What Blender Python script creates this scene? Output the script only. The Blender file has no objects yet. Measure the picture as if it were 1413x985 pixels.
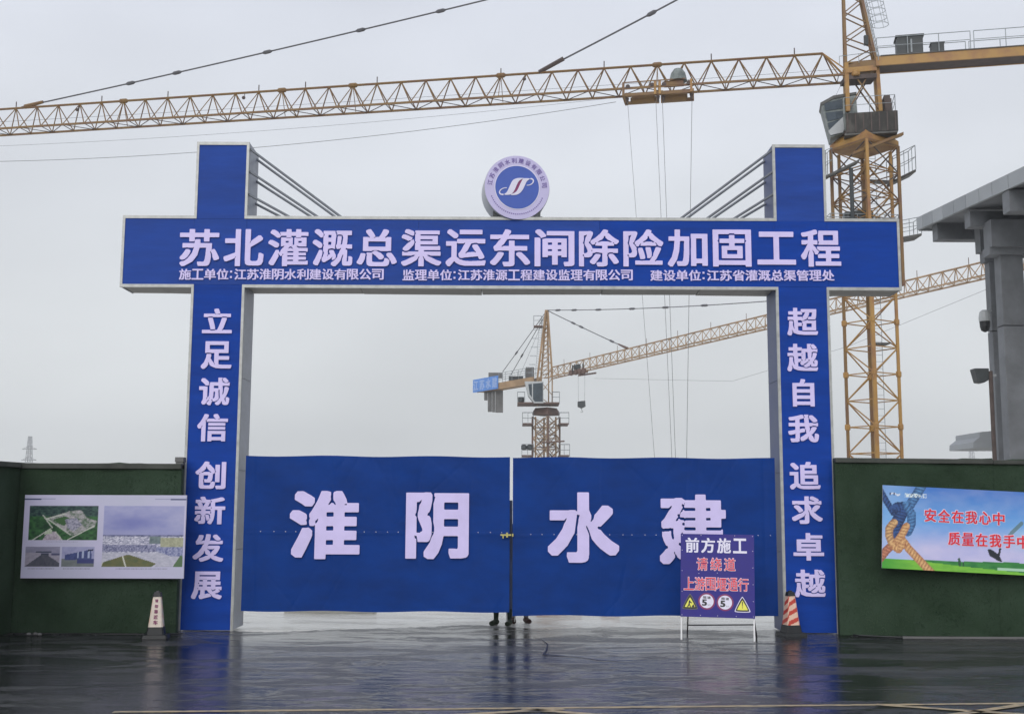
import bpy, bmesh, math, random
import numpy as np
from mathutils import Vector, Matrix
random.seed(7)
rng = np.random.default_rng(7)
S = bpy.context.scene
COL = S.collection
R = math.radians

# ------------------------------------------------------------------ camera, world, sun, exposure
FPX, CX, CY, EYE = 1600.0, 706.5, 492.5, 1.7
PITCH = math.atan(207.5 / FPX); ROLL = R(0.26)
cam = bpy.data.cameras.new("camera"); cam.lens = 36 * FPX / 1413; cam.sensor_width = 36
cam.clip_start = 0.1; cam.clip_end = 6000
camo = bpy.data.objects.new("camera", cam); COL.objects.link(camo)
CAMR = Matrix.Rotation(math.pi / 2 + PITCH, 4, 'X') @ Matrix.Rotation(ROLL, 4, 'Z')
camo.matrix_world = Matrix.Translation((0, 0, EYE)) @ CAMR
S.camera = camo

S.view_settings.view_transform = 'Standard'; S.view_settings.look = 'None'
S.view_settings.gamma = 1; S.view_settings.use_curve_mapping = False
S.view_settings.exposure = 0.0

SUN_EL, SUN_AZ = R(34), R(195)      # azimuth measured clockwise from +Y: a soft brightness behind the camera
w = bpy.data.worlds.new("World"); S.world = w; w.use_nodes = True
nt = w.node_tree; bg = nt.nodes['Background']; bg.inputs[1].default_value = 0.1
sky = nt.nodes.new('ShaderNodeTexSky'); sky.sky_type = 'NISHITA'; sky.sun_disc = False
sky.sun_elevation = SUN_EL; sky.sun_rotation = SUN_AZ; sky.dust_density = 5
tc = nt.nodes.new('ShaderNodeTexCoord')
sep = nt.nodes.new('ShaderNodeSeparateXYZ'); nt.links.new(tc.outputs['Generated'], sep.inputs[0])
ramp = nt.nodes.new('ShaderNodeValToRGB')
ramp.color_ramp.elements[0].position = 0.0; ramp.color_ramp.elements[0].color = (.720, .745, .748, 1)
ramp.color_ramp.elements[1].position = 0.5; ramp.color_ramp.elements[1].color = (.690, .725, .820, 1)
e = ramp.color_ramp.elements.new(0.16); e.color = (.712, .738, .762, 1)
nt.links.new(sep.outputs['Z'], ramp.inputs[0])
mp = nt.nodes.new('ShaderNodeMapping'); mp.inputs['Scale'].default_value = (1, 1, 2.2)
nt.links.new(tc.outputs['Generated'], mp.inputs[0])
nz = nt.nodes.new('ShaderNodeTexNoise'); nz.inputs['Scale'].default_value = 2.6; nz.inputs['Detail'].default_value = 3
nz.inputs['Roughness'].default_value = 0.45
nt.links.new(mp.outputs[0], nz.inputs['Vector'])
mr = nt.nodes.new('ShaderNodeMapRange'); mr.inputs[1].default_value = .3; mr.inputs[2].default_value = .7
mr.inputs[3].default_value = 9.95; mr.inputs[4].default_value = 12.2
nt.links.new(nz.outputs[0], mr.inputs[0])
sc_ = nt.nodes.new('ShaderNodeVectorMath'); sc_.operation = 'SCALE'
nt.links.new(ramp.outputs[0], sc_.inputs[0]); nt.links.new(mr.outputs[0], sc_.inputs['Scale'])
mix = nt.nodes.new('ShaderNodeMix'); mix.data_type = 'RGBA'; mix.inputs[0].default_value = 0.94
nt.links.new(sky.outputs[0], mix.inputs[6]); nt.links.new(sc_.outputs[0], mix.inputs[7])
nt.links.new(mix.outputs[2], bg.inputs[0])

sun = bpy.data.lights.new("sun", 'SUN'); sun.energy = 1.5; sun.angle = R(50); sun.color = (1, .975, .94)
suno = bpy.data.objects.new("sun", sun); COL.objects.link(suno)
sd = Vector((math.sin(SUN_AZ) * math.cos(SUN_EL), math.cos(SUN_AZ) * math.cos(SUN_EL), math.sin(SUN_EL)))
suno.rotation_euler = sd.to_track_quat('Z', 'Y').to_euler(); suno.location = (0, -5, 60)

# ------------------------------------------------------------------ helpers
def P(px, py, Y):
    d = CAMR.to_3x3() @ Vector(((px - CX) / FPX, (CY - py) / FPX, -1))
    return Vector((0, 0, EYE)) + d * (Y / d.y)
def V(*a): return Vector(a)

class MB:
    def __init__(s): s.v = []; s.f = []; s.m = []
    def add(s, vs, fs, m=0):
        n = len(s.v); s.v += [tuple(x) for x in vs]; s.f += [tuple(i + n for i in f) for f in fs]; s.m += [m] * len(fs)
        return s
    def frame(s, o, U, Vv, W, m=0):       # parallelepiped from corner o
        o, U, Vv, W = map(Vector, (o, U, Vv, W))
        vs = [o, o+U, o+U+Vv, o+Vv, o+W, o+U+W, o+U+Vv+W, o+Vv+W]
        return s.add(vs, [(0,3,2,1),(4,5,6,7),(0,1,5,4),(1,2,6,5),(2,3,7,6),(3,0,4,7)], m)
    def box(s, x0, x1, y0, y1, z0, z1, m=0):
        return s.frame((x0,y0,z0), (x1-x0,0,0), (0,y1-y0,0), (0,0,z1-z0), m)
    def bar(s, a, b, r, n=6, r2=None, m=0, cap=True):
        a, b = Vector(a), Vector(b); d = (b - a)
        if d.length < 1e-6: return s
        d.normalize(); q = d.to_track_quat('Z', 'X'); r2 = r if r2 is None else r2
        vs = [a + q @ Vector((r*math.cos(2*math.pi*(i+.5)/n), r*math.sin(2*math.pi*(i+.5)/n), 0)) for i in range(n)]
        vs += [b + q @ Vector((r2*math.cos(2*math.pi*(i+.5)/n), r2*math.sin(2*math.pi*(i+.5)/n), 0)) for i in range(n)]
        fs = [(i, (i+1) % n, n+(i+1) % n, n+i) for i in range(n)]
        if cap: fs += [tuple(range(n-1, -1, -1)), tuple(range(n, 2*n))]
        return s.add(vs, fs, m)
    def poly(s, pts, r, n=6, closed=False):
        for i in range(len(pts) - (0 if closed else 1)): s.bar(pts[i], pts[(i+1) % len(pts)], r, n)
        return s
    def prism(s, pts, ext, m=0):
        pts = [Vector(p) for p in pts]; ext = Vector(ext); n = len(pts)
        fs = [tuple(range(n)), tuple(range(2*n-1, n-1, -1))] + [(i, n+i, n+(i+1) % n, (i+1) % n) for i in range(n)]
        return s.add(pts + [p+ext for p in pts], fs, m)
    def lathe(s, c, prof, n=24, ax=None, m=0):   # prof: (radius, height)
        q = (Vector(ax).normalized().to_track_quat('Z', 'X')) if ax is not None else None
        vs = []
        for r_, h in prof:
            for i in range(n):
                p = Vector((r_*math.cos(2*math.pi*i/n), r_*math.sin(2*math.pi*i/n), h))
                vs.append(Vector(c) + (q @ p if q else p))
        fs = []
        for k in range(len(prof)-1):
            for i in range(n): fs.append((k*n+i, k*n+(i+1) % n, (k+1)*n+(i+1) % n, (k+1)*n+i))
        fs.append(tuple(range(n-1, -1, -1))); fs.append(tuple(range((len(prof)-1)*n, len(prof)*n)))
        return s.add(vs, fs, m)
    def mesh(s, name, mats, off=(0,0,0)):
        me = bpy.data.meshes.new(name); ox, oy, oz = off
        me.from_pydata([(x-ox, y-oy, z-oz) for x, y, z in s.v], [], s.f)
        for m in (mats if isinstance(mats, (list, tuple)) else [mats]): me.materials.append(m)
        if any(s.m): me.polygons.foreach_set('material_index', s.m)
        bm = bmesh.new(); bm.from_mesh(me); bmesh.ops.recalc_face_normals(bm, faces=bm.faces); bm.to_mesh(me); bm.free()
        return me

def root_of(o):
    while o.parent: o = o.parent
    return o
def obj(name, mb, mats, parent=None, kind=None, smooth=False, bevel=0):
    off = tuple(root_of(parent).location) if parent else (0, 0, 0)
    me = mb.mesh(name, mats, off) if isinstance(mb, MB) else mb
    o = bpy.data.objects.new(name, me); COL.objects.link(o)
    if parent: o.parent = parent
    if kind: o['kind'] = kind
    if smooth:
        me.polygons.foreach_set('use_smooth', [True]*len(me.polygons))
    if bevel:
        b = o.modifiers.new('bevel', 'BEVEL'); b.width = bevel; b.segments = 2; b.limit_method = 'ANGLE'
    return o
def thing(name, label, cat, loc, group=None):
    o = bpy.data.objects.new(name, None); COL.objects.link(o); o.location = loc; o.empty_display_size = .2
    return tag(o, label, cat, group)
def tag(o, label, cat, group=None):
    o['label'] = label; o['category'] = cat
    if group: o['group'] = group
    return o

# ------------------------------------------------------------------ materials
def lin(c): return tuple((x/255/12.92 if x/255 <= .04045 else ((x/255+.055)/1.055)**2.4) for x in c)
def mat(name, col, rough=.6, var=.12, scale=6, bump=0, bscale=40, metal=0, col2=None, thr=None, spec=.5, stretch=(1,1,1), coat=0):
    m = bpy.data.materials.new(name); m.use_nodes = True; n = m.node_tree; b = n.nodes['Principled BSDF']
    b.inputs['Roughness'].default_value = rough; b.inputs['Metallic'].default_value = metal
    b.inputs['Specular IOR Level'].default_value = spec; b.inputs['Coat Weight'].default_value = coat
    t = n.nodes.new('ShaderNodeTexCoord'); mpp = n.nodes.new('ShaderNodeMapping'); mpp.inputs['Scale'].default_value = stretch
    n.links.new(t.outputs['Object'], mpp.inputs[0])
    no = n.nodes.new('ShaderNodeTexNoise'); no.inputs['Scale'].default_value = scale; no.inputs['Detail'].default_value = 6; no.inputs['Roughness'].default_value = .62
    n.links.new(mpp.outputs[0], no.inputs['Vector'])
    r = n.nodes.new('ShaderNodeValToRGB'); c = Vector(col)
    lo = thr[0] if thr else .3; hi = thr[1] if thr else .7
    r.color_ramp.elements[0].position = lo; r.color_ramp.elements[1].position = hi
    a = c*(1-var); z = Vector(col2) if col2 else c*(1+var)
    r.color_ramp.elements[0].color = (*a, 1); r.color_ramp.elements[1].color = (*z, 1)
    n.links.new(no.outputs[0], r.inputs[0]); n.links.new(r.outputs[0], b.inputs['Base Color'])
    rr = n.nodes.new('ShaderNodeMapRange'); rr.inputs[3].default_value = rough*.8; rr.inputs[4].default_value = min(1, rough*1.2)
    n.links.new(no.outputs[0], rr.inputs[0]); n.links.new(rr.outputs[0], b.inputs['Roughness'])
    if bump:
        nb = n.nodes.new('ShaderNodeTexNoise'); nb.inputs['Scale'].default_value = bscale; nb.inputs['Detail'].default_value = 4
        n.links.new(mpp.outputs[0], nb.inputs['Vector'])
        bb = n.nodes.new('ShaderNodeBump'); bb.inputs['Strength'].default_value = 1; bb.inputs['Distance'].default_value = bump
        n.links.new(nb.outputs[0], bb.inputs['Height']); n.links.new(bb.outputs[0], b.inputs['Normal'])
    return m

M = {}
M['banner'] = mat('blue_banner', (.005, .050, .325), .6, .17, 2.2, .003, 3, stretch=(.5, 1, 3), spec=.15)
M['banner_top'] = mat('blue_banner_upper', (.020, .066, .325), .6, .16, 2.2, .003, 3, stretch=(.5, 1, 3), spec=.15)
M['gate'] = mat('blue_gate_tarp', (.003, .040, .225), .6, .2, 1.5, .006, 2.5, stretch=(.8, 1, 1.6), spec=.15)
M['side_blue'] = mat('side_blue', (.075, .10, .21), .5, .12, 3)
M['trim'] = mat('steel_trim', (.42, .43, .42), .4, .2, 9, metal=.3)
M['side'] = mat('grey_cladding', (.30, .32, .37), .45, .16, 3, stretch=(1, 1, 2))
M['soffit'] = mat('soffit_sheet', (.33, .32, .30), .55, .25, 2.5, stretch=(1, 3, 1))
M['letter'] = mat('lilac_letter', (.70, .62, .97), .5, .06, 4)
M['letter_white'] = mat('white_letter', (.72, .76, .90), .5, .03, 4)
M['letter_red'] = mat('red_letter', (.78, .025, .05), .5, .06, 4)
M['steel'] = mat('galvanised', (.30, .31, .32), .45, .2, 8, metal=.5)
M['tie_steel'] = mat('tie_steel', (.15, .165, .19), .45, .2, 8, metal=.3)
M['white_paint'] = mat('white_paint', (.75, .75, .76), .4, .06, 8)
M['black'] = mat('black_rubber', (.012, .014, .016), .5, .3, 12)
M['turf'] = mat('artificial_turf', (.033, .072, .035), .9, .45, 1.3, .01, 120, col2=(.046, .078, .050), spec=.2)
M['blade'] = mat('turf_blade', (.020, .050, .026), .8, .4, 1.6, spec=.2, col2=(.070, .115, .060), thr=(.4, .75))
M['cap'] = mat('wall_coping', (.055, .06, .052), .8, .4, 3)
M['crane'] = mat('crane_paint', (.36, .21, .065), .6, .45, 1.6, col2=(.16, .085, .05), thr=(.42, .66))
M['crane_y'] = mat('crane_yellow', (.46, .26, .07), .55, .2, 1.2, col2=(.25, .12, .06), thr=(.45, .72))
M['crane_dark'] = mat('crane_dark', (.075, .055, .05), .7, .4, 3)
M['rope'] = mat('wire_rope', (.09, .09, .10), .5, .2, 3)
M['cabinet'] = mat('cabinet', (.035, .042, .045), .5, .3, 2)
M['grating'] = mat('platform_steel', (.085, .085, .08), .6, .4, 2.5)
M['rail'] = mat('handrail', (.26, .29, .31), .5, .2, 3)
M['cabgrey'] = mat('cab_panel', (.13, .16, .16), .5, .35, 1.8, col2=(.24,.27,.26), thr=(.4,.65))
M['plate'] = mat('weathered_plate', (.028, .026, .022), .7, .3, 2.2, col2=(.12, .11, .095), thr=(.45, .75), stretch=(1,1,.4))
M['cabwhite'] = mat('cab_white', (.40, .42, .43), .45, .1, 2)
M['glass'] = mat('cab_glass', (.04, .055, .07), .12, .3, 2)
M['crane2'] = mat('far_crane_paint', (.30, .19, .10), .6, .25, .8, col2=(.42, .28, .16))
M['crane2_d'] = mat('far_crane_rust', (.12, .075, .06), .7, .3, .8)
M['weight'] = mat('counterweight', (.14, .14, .14), .9, .2, 1.5)
M['bluesign'] = mat('crane_sign', (.10, .25, .62), .5, .1, 2)
M['bluesign_l'] = mat('crane_sign_letter', (.28, .40, .68), .5, .05, 2)
M['conc'] = mat('grey_render', (.17, .18, .195), .75, .22, 1.4, .002, 30)
M['conc_l'] = mat('fascia_panel', (.33, .35, .37), .6, .08, .9)
M['conc_l2'] = mat('fascia_panel_darker', (.28, .30, .32), .6, .08, .9)
M['stile'] = mat('gate_stile', (.03, .05, .12), .6, .5, 6)
M['pylon'] = mat('pylon_steel', (.25, .26, .27), .6, .1, 1)
M['sign_purple'] = mat('sign_purple', (.026, .020, .22), .5, .08, 8, spec=.3)
M['yellow'] = mat('sign_yellow', (.80, .78, .10), .45, .05, 8)
M['sblack'] = mat('sign_black', (.015, .015, .02), .5, .1, 8)
M['swhite'] = mat('sign_white', (.75, .73, .88), .45, .04, 8)
M['pink'] = mat('sign_pink_edge', (.85, .62, .72), .5, .04, 8)
M['maroon'] = mat('sign_maroon', (.22, .02, .12), .5, .1, 8)
M['cone_white'] = mat('cone_white', (.74, .65, .56), .45, .1, 14)
M['cone_peach'] = mat('cone_peach', (.80, .55, .42), .45, .1, 14)
M['cone_red'] = mat('cone_red', (.55, .06, .04), .45, .15, 14)
M['lilac_drum'] = mat('drum_lilac', (.56, .52, .78), .45, .04, 5)
M['drum_grey'] = mat('drum_side', (.50, .52, .56), .5, .06, 3)
M['emblem_blue'] = mat('emblem_blue', (.045, .105, .46), .4, .05, 5)
M['ring_text'] = mat('ring_text', (.16, .11, .36), .5, .05, 5)
M['brass'] = mat('brass_latch', (.55, .50, .16), .4, .15, 12, metal=.2)
M['line'] = mat('road_paint', (.56, .43, .24), .45, .3, 18, .001, 60, col2=(.12, .11, .09), thr=(.48, .62), stretch=(.4, 1, 1))
M['skin'] = mat('skin', (.50, .30, .20), .55, .08, 20)
M['hair'] = mat('hair', (.01, .008, .007), .6, .2, 20)
def cloth(n, c): return mat(n, c, .85, .15, 14, .002, 60)
M['orange'] = mat('orange_timber', (.55, .24, .11), .7, .2, 6)
M['pale'] = mat('pale_block', (.62, .60, .52), .7, .1, 5)

def vcol_mat(name, rough=.45):
    m = bpy.data.materials.new(name); m.use_nodes = True; n = m.node_tree; b = n.nodes['Principled BSDF']
    a = n.nodes.new('ShaderNodeVertexColor'); a.layer_name = 'print'
    n.links.new(a.outputs[0], b.inputs['Base Color']); b.inputs['Roughness'].default_value = rough
    return m

def wet_mat(name, base, base2, scale, rough_lo, rough_hi, bump_d, dark=.5, ior=1.33, worn=0):
    m = bpy.data.materials.new(name); m.use_nodes = True; n = m.node_tree; b = n.nodes['Principled BSDF']
    N = lambda t: n.nodes.new(t); L = n.links.new
    t = N('ShaderNodeTexCoord')
    n1 = N('ShaderNodeTexNoise'); n1.inputs['Scale'].default_value = scale; n1.inputs['Detail'].default_value = 9; n1.inputs['Roughness'].default_value = .65
    mp1 = N('ShaderNodeMapping'); mp1.inputs['Scale'].default_value = (.35, 1.6, 1); L(t.outputs['Object'], mp1.inputs[0])
    L(mp1.outputs[0], n1.inputs['Vector'])
    r = N('ShaderNodeValToRGB'); r.color_ramp.elements[0].position = .33; r.color_ramp.elements[1].position = .68
    r.color_ramp.elements[0].color = (*base, 1); r.color_ramp.elements[1].color = (*base2, 1)
    L(n1.outputs[0], r.inputs[0])
    n4 = N('ShaderNodeTexNoise'); n4.inputs['Scale'].default_value = 160; n4.inputs['Detail'].default_value = 2; L(t.outputs['Object'], n4.inputs['Vector'])
    mm = N('ShaderNodeMix'); mm.data_type = 'RGBA'; mm.blend_type = 'MULTIPLY'; mm.inputs[0].default_value = .5
    r4 = N('ShaderNodeValToRGB'); r4.color_ramp.elements[0].position = .35; r4.color_ramp.elements[1].position = .65
    r4.color_ramp.elements[0].color = (.35, .35, .35, 1); L(n4.outputs[0], r4.inputs[0])
    L(r.outputs[0], mm.inputs[6]); L(r4.outputs[0], mm.inputs[7]); L(mm.outputs[2], b.inputs['Base Color'])
    # standing film (smooth, dark) with clear edges against damp rough surface
    n2 = N('ShaderNodeTexNoise'); n2.inputs['Scale'].default_value = 1.1; n2.inputs['Detail'].default_value = 10; n2.inputs['Roughness'].default_value = .72; n2.inputs['Distortion'].default_value = .4
    mp2 = N('ShaderNodeMapping'); mp2.inputs['Scale'].default_value = (.5, 1.2, 1); mp2.inputs['Location'].default_value = (3.1, 1.7, 0); L(t.outputs['Object'], mp2.inputs[0])
    L(mp2.outputs[0], n2.inputs['Vector'])
    wet = N('ShaderNodeMapRange'); wet.interpolation_type = 'SMOOTHSTEP'; wet.inputs[1].default_value = .50; wet.inputs[2].default_value = .545; L(n2.outputs[0], wet.inputs[0])   # 0 puddle, 1 damp
    rr = N('ShaderNodeMapRange'); rr.inputs[3].default_value = rough_lo; rr.inputs[4].default_value = rough_hi
    L(wet.outputs[0], rr.inputs[0])
    if worn:      # trodden, grittier strip in front of the gate
        sy_ = N('ShaderNodeSeparateXYZ'); L(t.outputs['Object'], sy_.inputs[0])
        wy = N('ShaderNodeMath'); wy.operation = 'ADD'; L(sy_.outputs['Y'], wy.inputs[0]); L(n2.outputs[0], wy.inputs[1])
        wr = N('ShaderNodeMapRange'); wr.interpolation_type = 'SMOOTHSTEP'; wr.inputs[1].default_value = 15.2; wr.inputs[2].default_value = 17.2; wr.inputs[3].default_value = 0; wr.inputs[4].default_value = worn; L(wy.outputs[0], wr.inputs[0])
        ra = N('ShaderNodeMath'); ra.operation = 'ADD'; L(rr.outputs[0], ra.inputs[0]); L(wr.outputs[0], ra.inputs[1]); L(ra.outputs[0], b.inputs['Roughness'])
    else: L(rr.outputs[0], b.inputs['Roughness'])
    dk = N('ShaderNodeMapRange'); dk.inputs[3].default_value = dark; dk.inputs[4].default_value = 1.0; L(wet.outputs[0], dk.inputs[0])
    sc2 = N('ShaderNodeVectorMath'); sc2.operation = 'SCALE'; L(mm.outputs[2], sc2.inputs[0]); L(dk.outputs[0], sc2.inputs['Scale']); L(sc2.outputs[0], b.inputs['Base Color'])
    b.inputs['IOR'].default_value = ior
    # ripples on the film, coarse unevenness and grit where it is only damp
    n3 = N('ShaderNodeTexNoise'); n3.inputs['Scale'].default_value = 5; n3.inputs['Detail'].default_value = 7; n3.inputs['Roughness'].default_value = .66
    mp3 = N('ShaderNodeMapping'); mp3.inputs['Scale'].default_value = (.4, 1.3, 1); L(t.outputs['Object'], mp3.inputs[0]); L(mp3.outputs[0], n3.inputs['Vector'])
    b1 = N('ShaderNodeBump'); b1.inputs['Strength'].default_value = 1; b1.inputs['Distance'].default_value = bump_d; L(n3.outputs[0], b1.inputs['Height'])
    ms = N('ShaderNodeMath'); ms.operation = 'MULTIPLY'; L(n4.outputs[0], ms.inputs[0]); L(wet.outputs[0], ms.inputs[1])
    b2 = N('ShaderNodeBump'); b2.inputs['Strength'].default_value = .8; b2.inputs['Distance'].default_value = .007; L(ms.outputs[0], b2.inputs['Height']); L(b1.outputs[0], b2.inputs['Normal'])
    L(b2.outputs[0], b.inputs['Normal'])
    return m

# ------------------------------------------------------------------ lettering: bold glyph outlines grown from the built-in font
GN = 208; PAD = .06
_gl = {}
def glyph_polys(ch, bold):
    key = (ch, bold)
    if key in _gl: return _gl[key]
    cu = bpy.data.curves.new('glyph', 'FONT'); cu.body = ch; cu.size = 1; cu.fill_mode = 'NONE'; cu.resolution_u = 3
    o = bpy.data.objects.new('glyph', cu); COL.objects.link(o)
    dg = bpy.context.evaluated_depsgraph_get(); me = bpy.data.meshes.new_from_object(o.evaluated_get(dg))
    vs = np.array([v.co[:2] for v in me.vertices]); ed = [tuple(x.vertices) for x in me.edges]
    bpy.data.objects.remove(o); bpy.data.curves.remove(cu); bpy.data.meshes.remove(me)
    mn, mx = vs.min(0), vs.max(0); sz = max(1.0, float((mx-mn).max())) ; lo = (mn+mx)/2 - sz/2 - PAD*sz; px = sz*(1+2*PAD)/GN
    q = (vs - lo)/px
    # orient edges by walking loops, then nonzero winding per scanline
    nb = {}
    for a, b in ed: nb.setdefault(a, []).append(b); nb.setdefault(b, []).append(a)
    seen = set(); segs = []
    for st in sorted(nb):
        if st in seen: continue
        loop = [st]; seen.add(st); cur = st; prev = -1
        while True:
            nx = [k for k in nb[cur] if k != prev and k not in seen]
            if not nx: break
            # follow vertex order for a stable direction
            nx = (cur+1) if (cur+1) in nx else nx[0]
            prev, cur = cur, nx; seen.add(cur); loop.append(cur)
        for i in range(len(loop)): segs.append((q[loop[i]], q[loop[(i+1) % len(loop)]]))
    A = np.zeros((GN, GN), bool)
    for y in range(GN):
        yc = y + .5; ev = []
        for a, b in segs:
            if (a[1] <= yc) != (b[1] <= yc):
                ev.append((a[0] + (yc-a[1])/(b[1]-a[1])*(b[0]-a[0]), 1 if b[1] > a[1] else -1))
        ev.sort(); wn = 0
        for i in range(len(ev)-1):
            wn += ev[i][1]
            if wn != 0: A[y, max(0, int(ev[i][0]+.5)):max(0, int(ev[i+1][0]+.5))] = True
    rp = bold/px; g = .040/px
    def grow(A, r):
        B = A.copy()
        for y in range(GN):
            row = A[y]; d = np.flatnonzero(np.diff(row.astype(np.int8)))
            if len(d) == 0: continue
            edges = d + 1
            st = bool(row[0]); pts = [0] + list(edges) + [GN]
            for k in range(len(pts)-1):
                if st: st = False; continue
                a, b = pts[k], pts[k+1]; Ln = b - a
                if k == 0: B[y, max(0, b-int(round(r))):b] = True
                elif k == len(pts)-2: B[y, a:min(GN, a+int(round(r)))] = True
                else:
                    e_ = int(round(max(0, min(r, (Ln-g)/2))))
                    B[y, a:a+e_] = True; B[y, b-e_:b] = True
                st = True
        return B
    if bold > 0:
        A = grow(A, rp*1.15); A = grow(A.T, rp*.85).T
    Fd = A.astype(float)
    for _ in range(2):
        Fd = (np.roll(Fd,1,0)+2*Fd+np.roll(Fd,-1,0))/4; Fd = (np.roll(Fd,1,1)+2*Fd+np.roll(Fd,-1,1))/4
    # marching squares at 0.5
    c = (Fd[:-1,:-1] > .5)*1 + (Fd[:-1,1:] > .5)*2 + (Fd[1:,1:] > .5)*4 + (Fd[1:,:-1] > .5)*8
    T = {1:[(3,0)],2:[(0,1)],3:[(3,1)],4:[(1,2)],5:[(3,0),(1,2)],6:[(0,2)],7:[(3,2)],8:[(2,3)],9:[(2,0)],10:[(0,1),(2,3)],11:[(2,1)],12:[(1,3)],13:[(1,0)],14:[(0,3)]}
    nxt = {}; pos = {}
    for y, x in zip(*np.nonzero((c > 0) & (c < 15))):
        y = int(y); x = int(x)
        K = {0:(x,y,0),1:(x+1,y,1),2:(x,y+1,0),3:(x,y,1)}
        for a, b in T[int(c[y,x])]:
            ka, kb = K[a], K[b]; nxt.setdefault(ka, []).append(kb)
            for kk in (ka, kb):
                if kk not in pos:
                    xx, yy, h = kk
                    if h == 0: f0, f1 = Fd[yy,xx], Fd[yy,xx+1]; pos[kk] = (xx+(.5-f0)/(f1-f0), yy)
                    else: f0, f1 = Fd[yy,xx], Fd[yy+1,xx]; pos[kk] = (xx, yy+(.5-f0)/(f1-f0))
    loops = []
    while nxt:
        st = next(iter(nxt)); cur = st; lp = []
        while cur in nxt:
            lp.append(pos[cur]); l = nxt[cur]; n_ = l.pop()
            if not l: del nxt[cur]
            cur = n_
            if cur == st: break
        if len(lp) > 6: loops.append(np.array(lp))
    def dp(p, tol):
        keep = np.zeros(len(p), bool); keep[0] = keep[-1] = True; stk = [(0, len(p)-1)]
        while stk:
            a, b = stk.pop()
            if b - a < 2: continue
            d = p[b]-p[a]; Ld = math.hypot(*d) + 1e-9; rel = p[a+1:b]-p[a]
            ds = np.abs(rel[:,0]*d[1]-rel[:,1]*d[0])/Ld if Ld > 1e-6 else np.hypot(rel[:,0], rel[:,1])
            i = int(ds.argmax())
            if ds[i] > tol: keep[a+1+i] = True; stk += [(a, a+1+i), (a+1+i, b)]
        return p[keep]
    out = []
    for lp in loops:
        h = len(lp)//2; a = dp(lp[:h+1], .45); b = dp(np.vstack([lp[h:], lp[:1]]), .45)
        pp = np.vstack([a[:-1], b[:-1]])
        if len(pp) >= 3: out.append((pp + .5)*px + lo)
    _gl[key] = out
    return out

class Frame:      # a flat place to put print or letters on: origin, right, up, outward
    def __init__(s, o, U, Vv, N): s.o, s.U, s.V, s.N = Vector(o), Vector(U).normalized(), Vector(Vv).normalized(), Vector(N).normalized()
    def pt(s, u, v, n=0): return s.o + s.U*u + s.V*v + s.N*n

def flat_mesh(polys, thick):   # polygons with holes -> filled, extruded mesh in (x, y, z)
    cu = bpy.data.curves.new('outline', 'CURVE'); cu.dimensions = '2D'; cu.fill_mode = 'BOTH'; cu.extrude = thick/2
    for p in polys:
        sp = cu.splines.new('POLY'); sp.points.add(len(p)-1); sp.use_cyclic_u = True
        sp.points.foreach_set('co', np.column_stack([p[:,0], p[:,1], np.zeros(len(p)), np.ones(len(p))]).ravel())
    o = bpy.data.objects.new('outline', cu); COL.objects.link(o)
    dg = bpy.context.evaluated_depsgraph_get(); me = bpy.data.meshes.new_from_object(o.evaluated_get(dg))
    bpy.data.objects.remove(o); bpy.data.curves.remove(cu)
    return me

def put_polys(name, polys, fr, thick, lift, m, parent, kind=None):
    me = flat_mesh(polys, thick); off = Vector(root_of(parent).location)
    co = np.empty(len(me.vertices)*3); me.vertices.foreach_get('co', co); co = co.reshape(-1, 3)
    Mx = np.array([list(fr.U), list(fr.V), list(fr.N)])
    co[:, 2] += lift + thick/2
    me.vertices.foreach_set('co', (co @ Mx + np.array(fr.o - off)).ravel()); me.update()
    me.name = name; me.materials.clear(); me.materials.append(m)
    return obj(name, me, m, parent, kind)

def char(ch, fr, u0, v0, u1, v1, parent, m, bold=.03, thick=.02, lift=0.0, name='character', em=False, rot=None):
    """one character: em=False stretches its outline into the rectangle, em=True keeps its place in the em square"""
    ps = glyph_polys(ch, bold)
    al = np.vstack(ps)
    if em: mn = np.array([0., -.12]); mx = np.array([1.0, .88])
    else: mn, mx = al.min(0), al.max(0)
    s = np.array([(u1-u0)/(mx[0]-mn[0]), (v1-v0)/(mx[1]-mn[1])])
    qs = [(p-mn)*s + np.array([u0, v0]) for p in ps]
    if rot is not None:
        c = np.array([(u0+u1)/2, (v0+v1)/2]); cs, sn = math.cos(rot), math.sin(rot)
        qs = [(p-c) @ np.array([[cs, sn], [-sn, cs]]) + c for p in qs]
    return put_polys(name, qs, fr, thick, lift, m, parent)

def outline_char(ch, fr, u0, v0, u1, v1, parent, m_in, m_out, bold, grow):
    char(ch, fr, u0-grow, v0-grow, u1+grow, v1+grow, parent, m_out, bold+.030, .002, .001, 'character_outline')
    char(ch, fr, u0, v0, u1, v1, parent, m_in, bold, .002, .004)

# ------------------------------------------------------------------ ground
GM = wet_mat('wet_concrete', (.66, .62, .54), (.88, .87, .82), 1.6, .03, .20, .004, .92)
AM = wet_mat('wet_asphalt', (.022, .023, .028), (.092, .094, .096), 1.3, .02, .20, .0095, .35, worn=.14)
obj('ground', MB().add([(-1600,-60,-.02),(1600,-60,-.02),(1600,2200,-.02),(-1600,2200,-.02)], [(0,1,2,3)]), GM, kind='structure')
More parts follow.
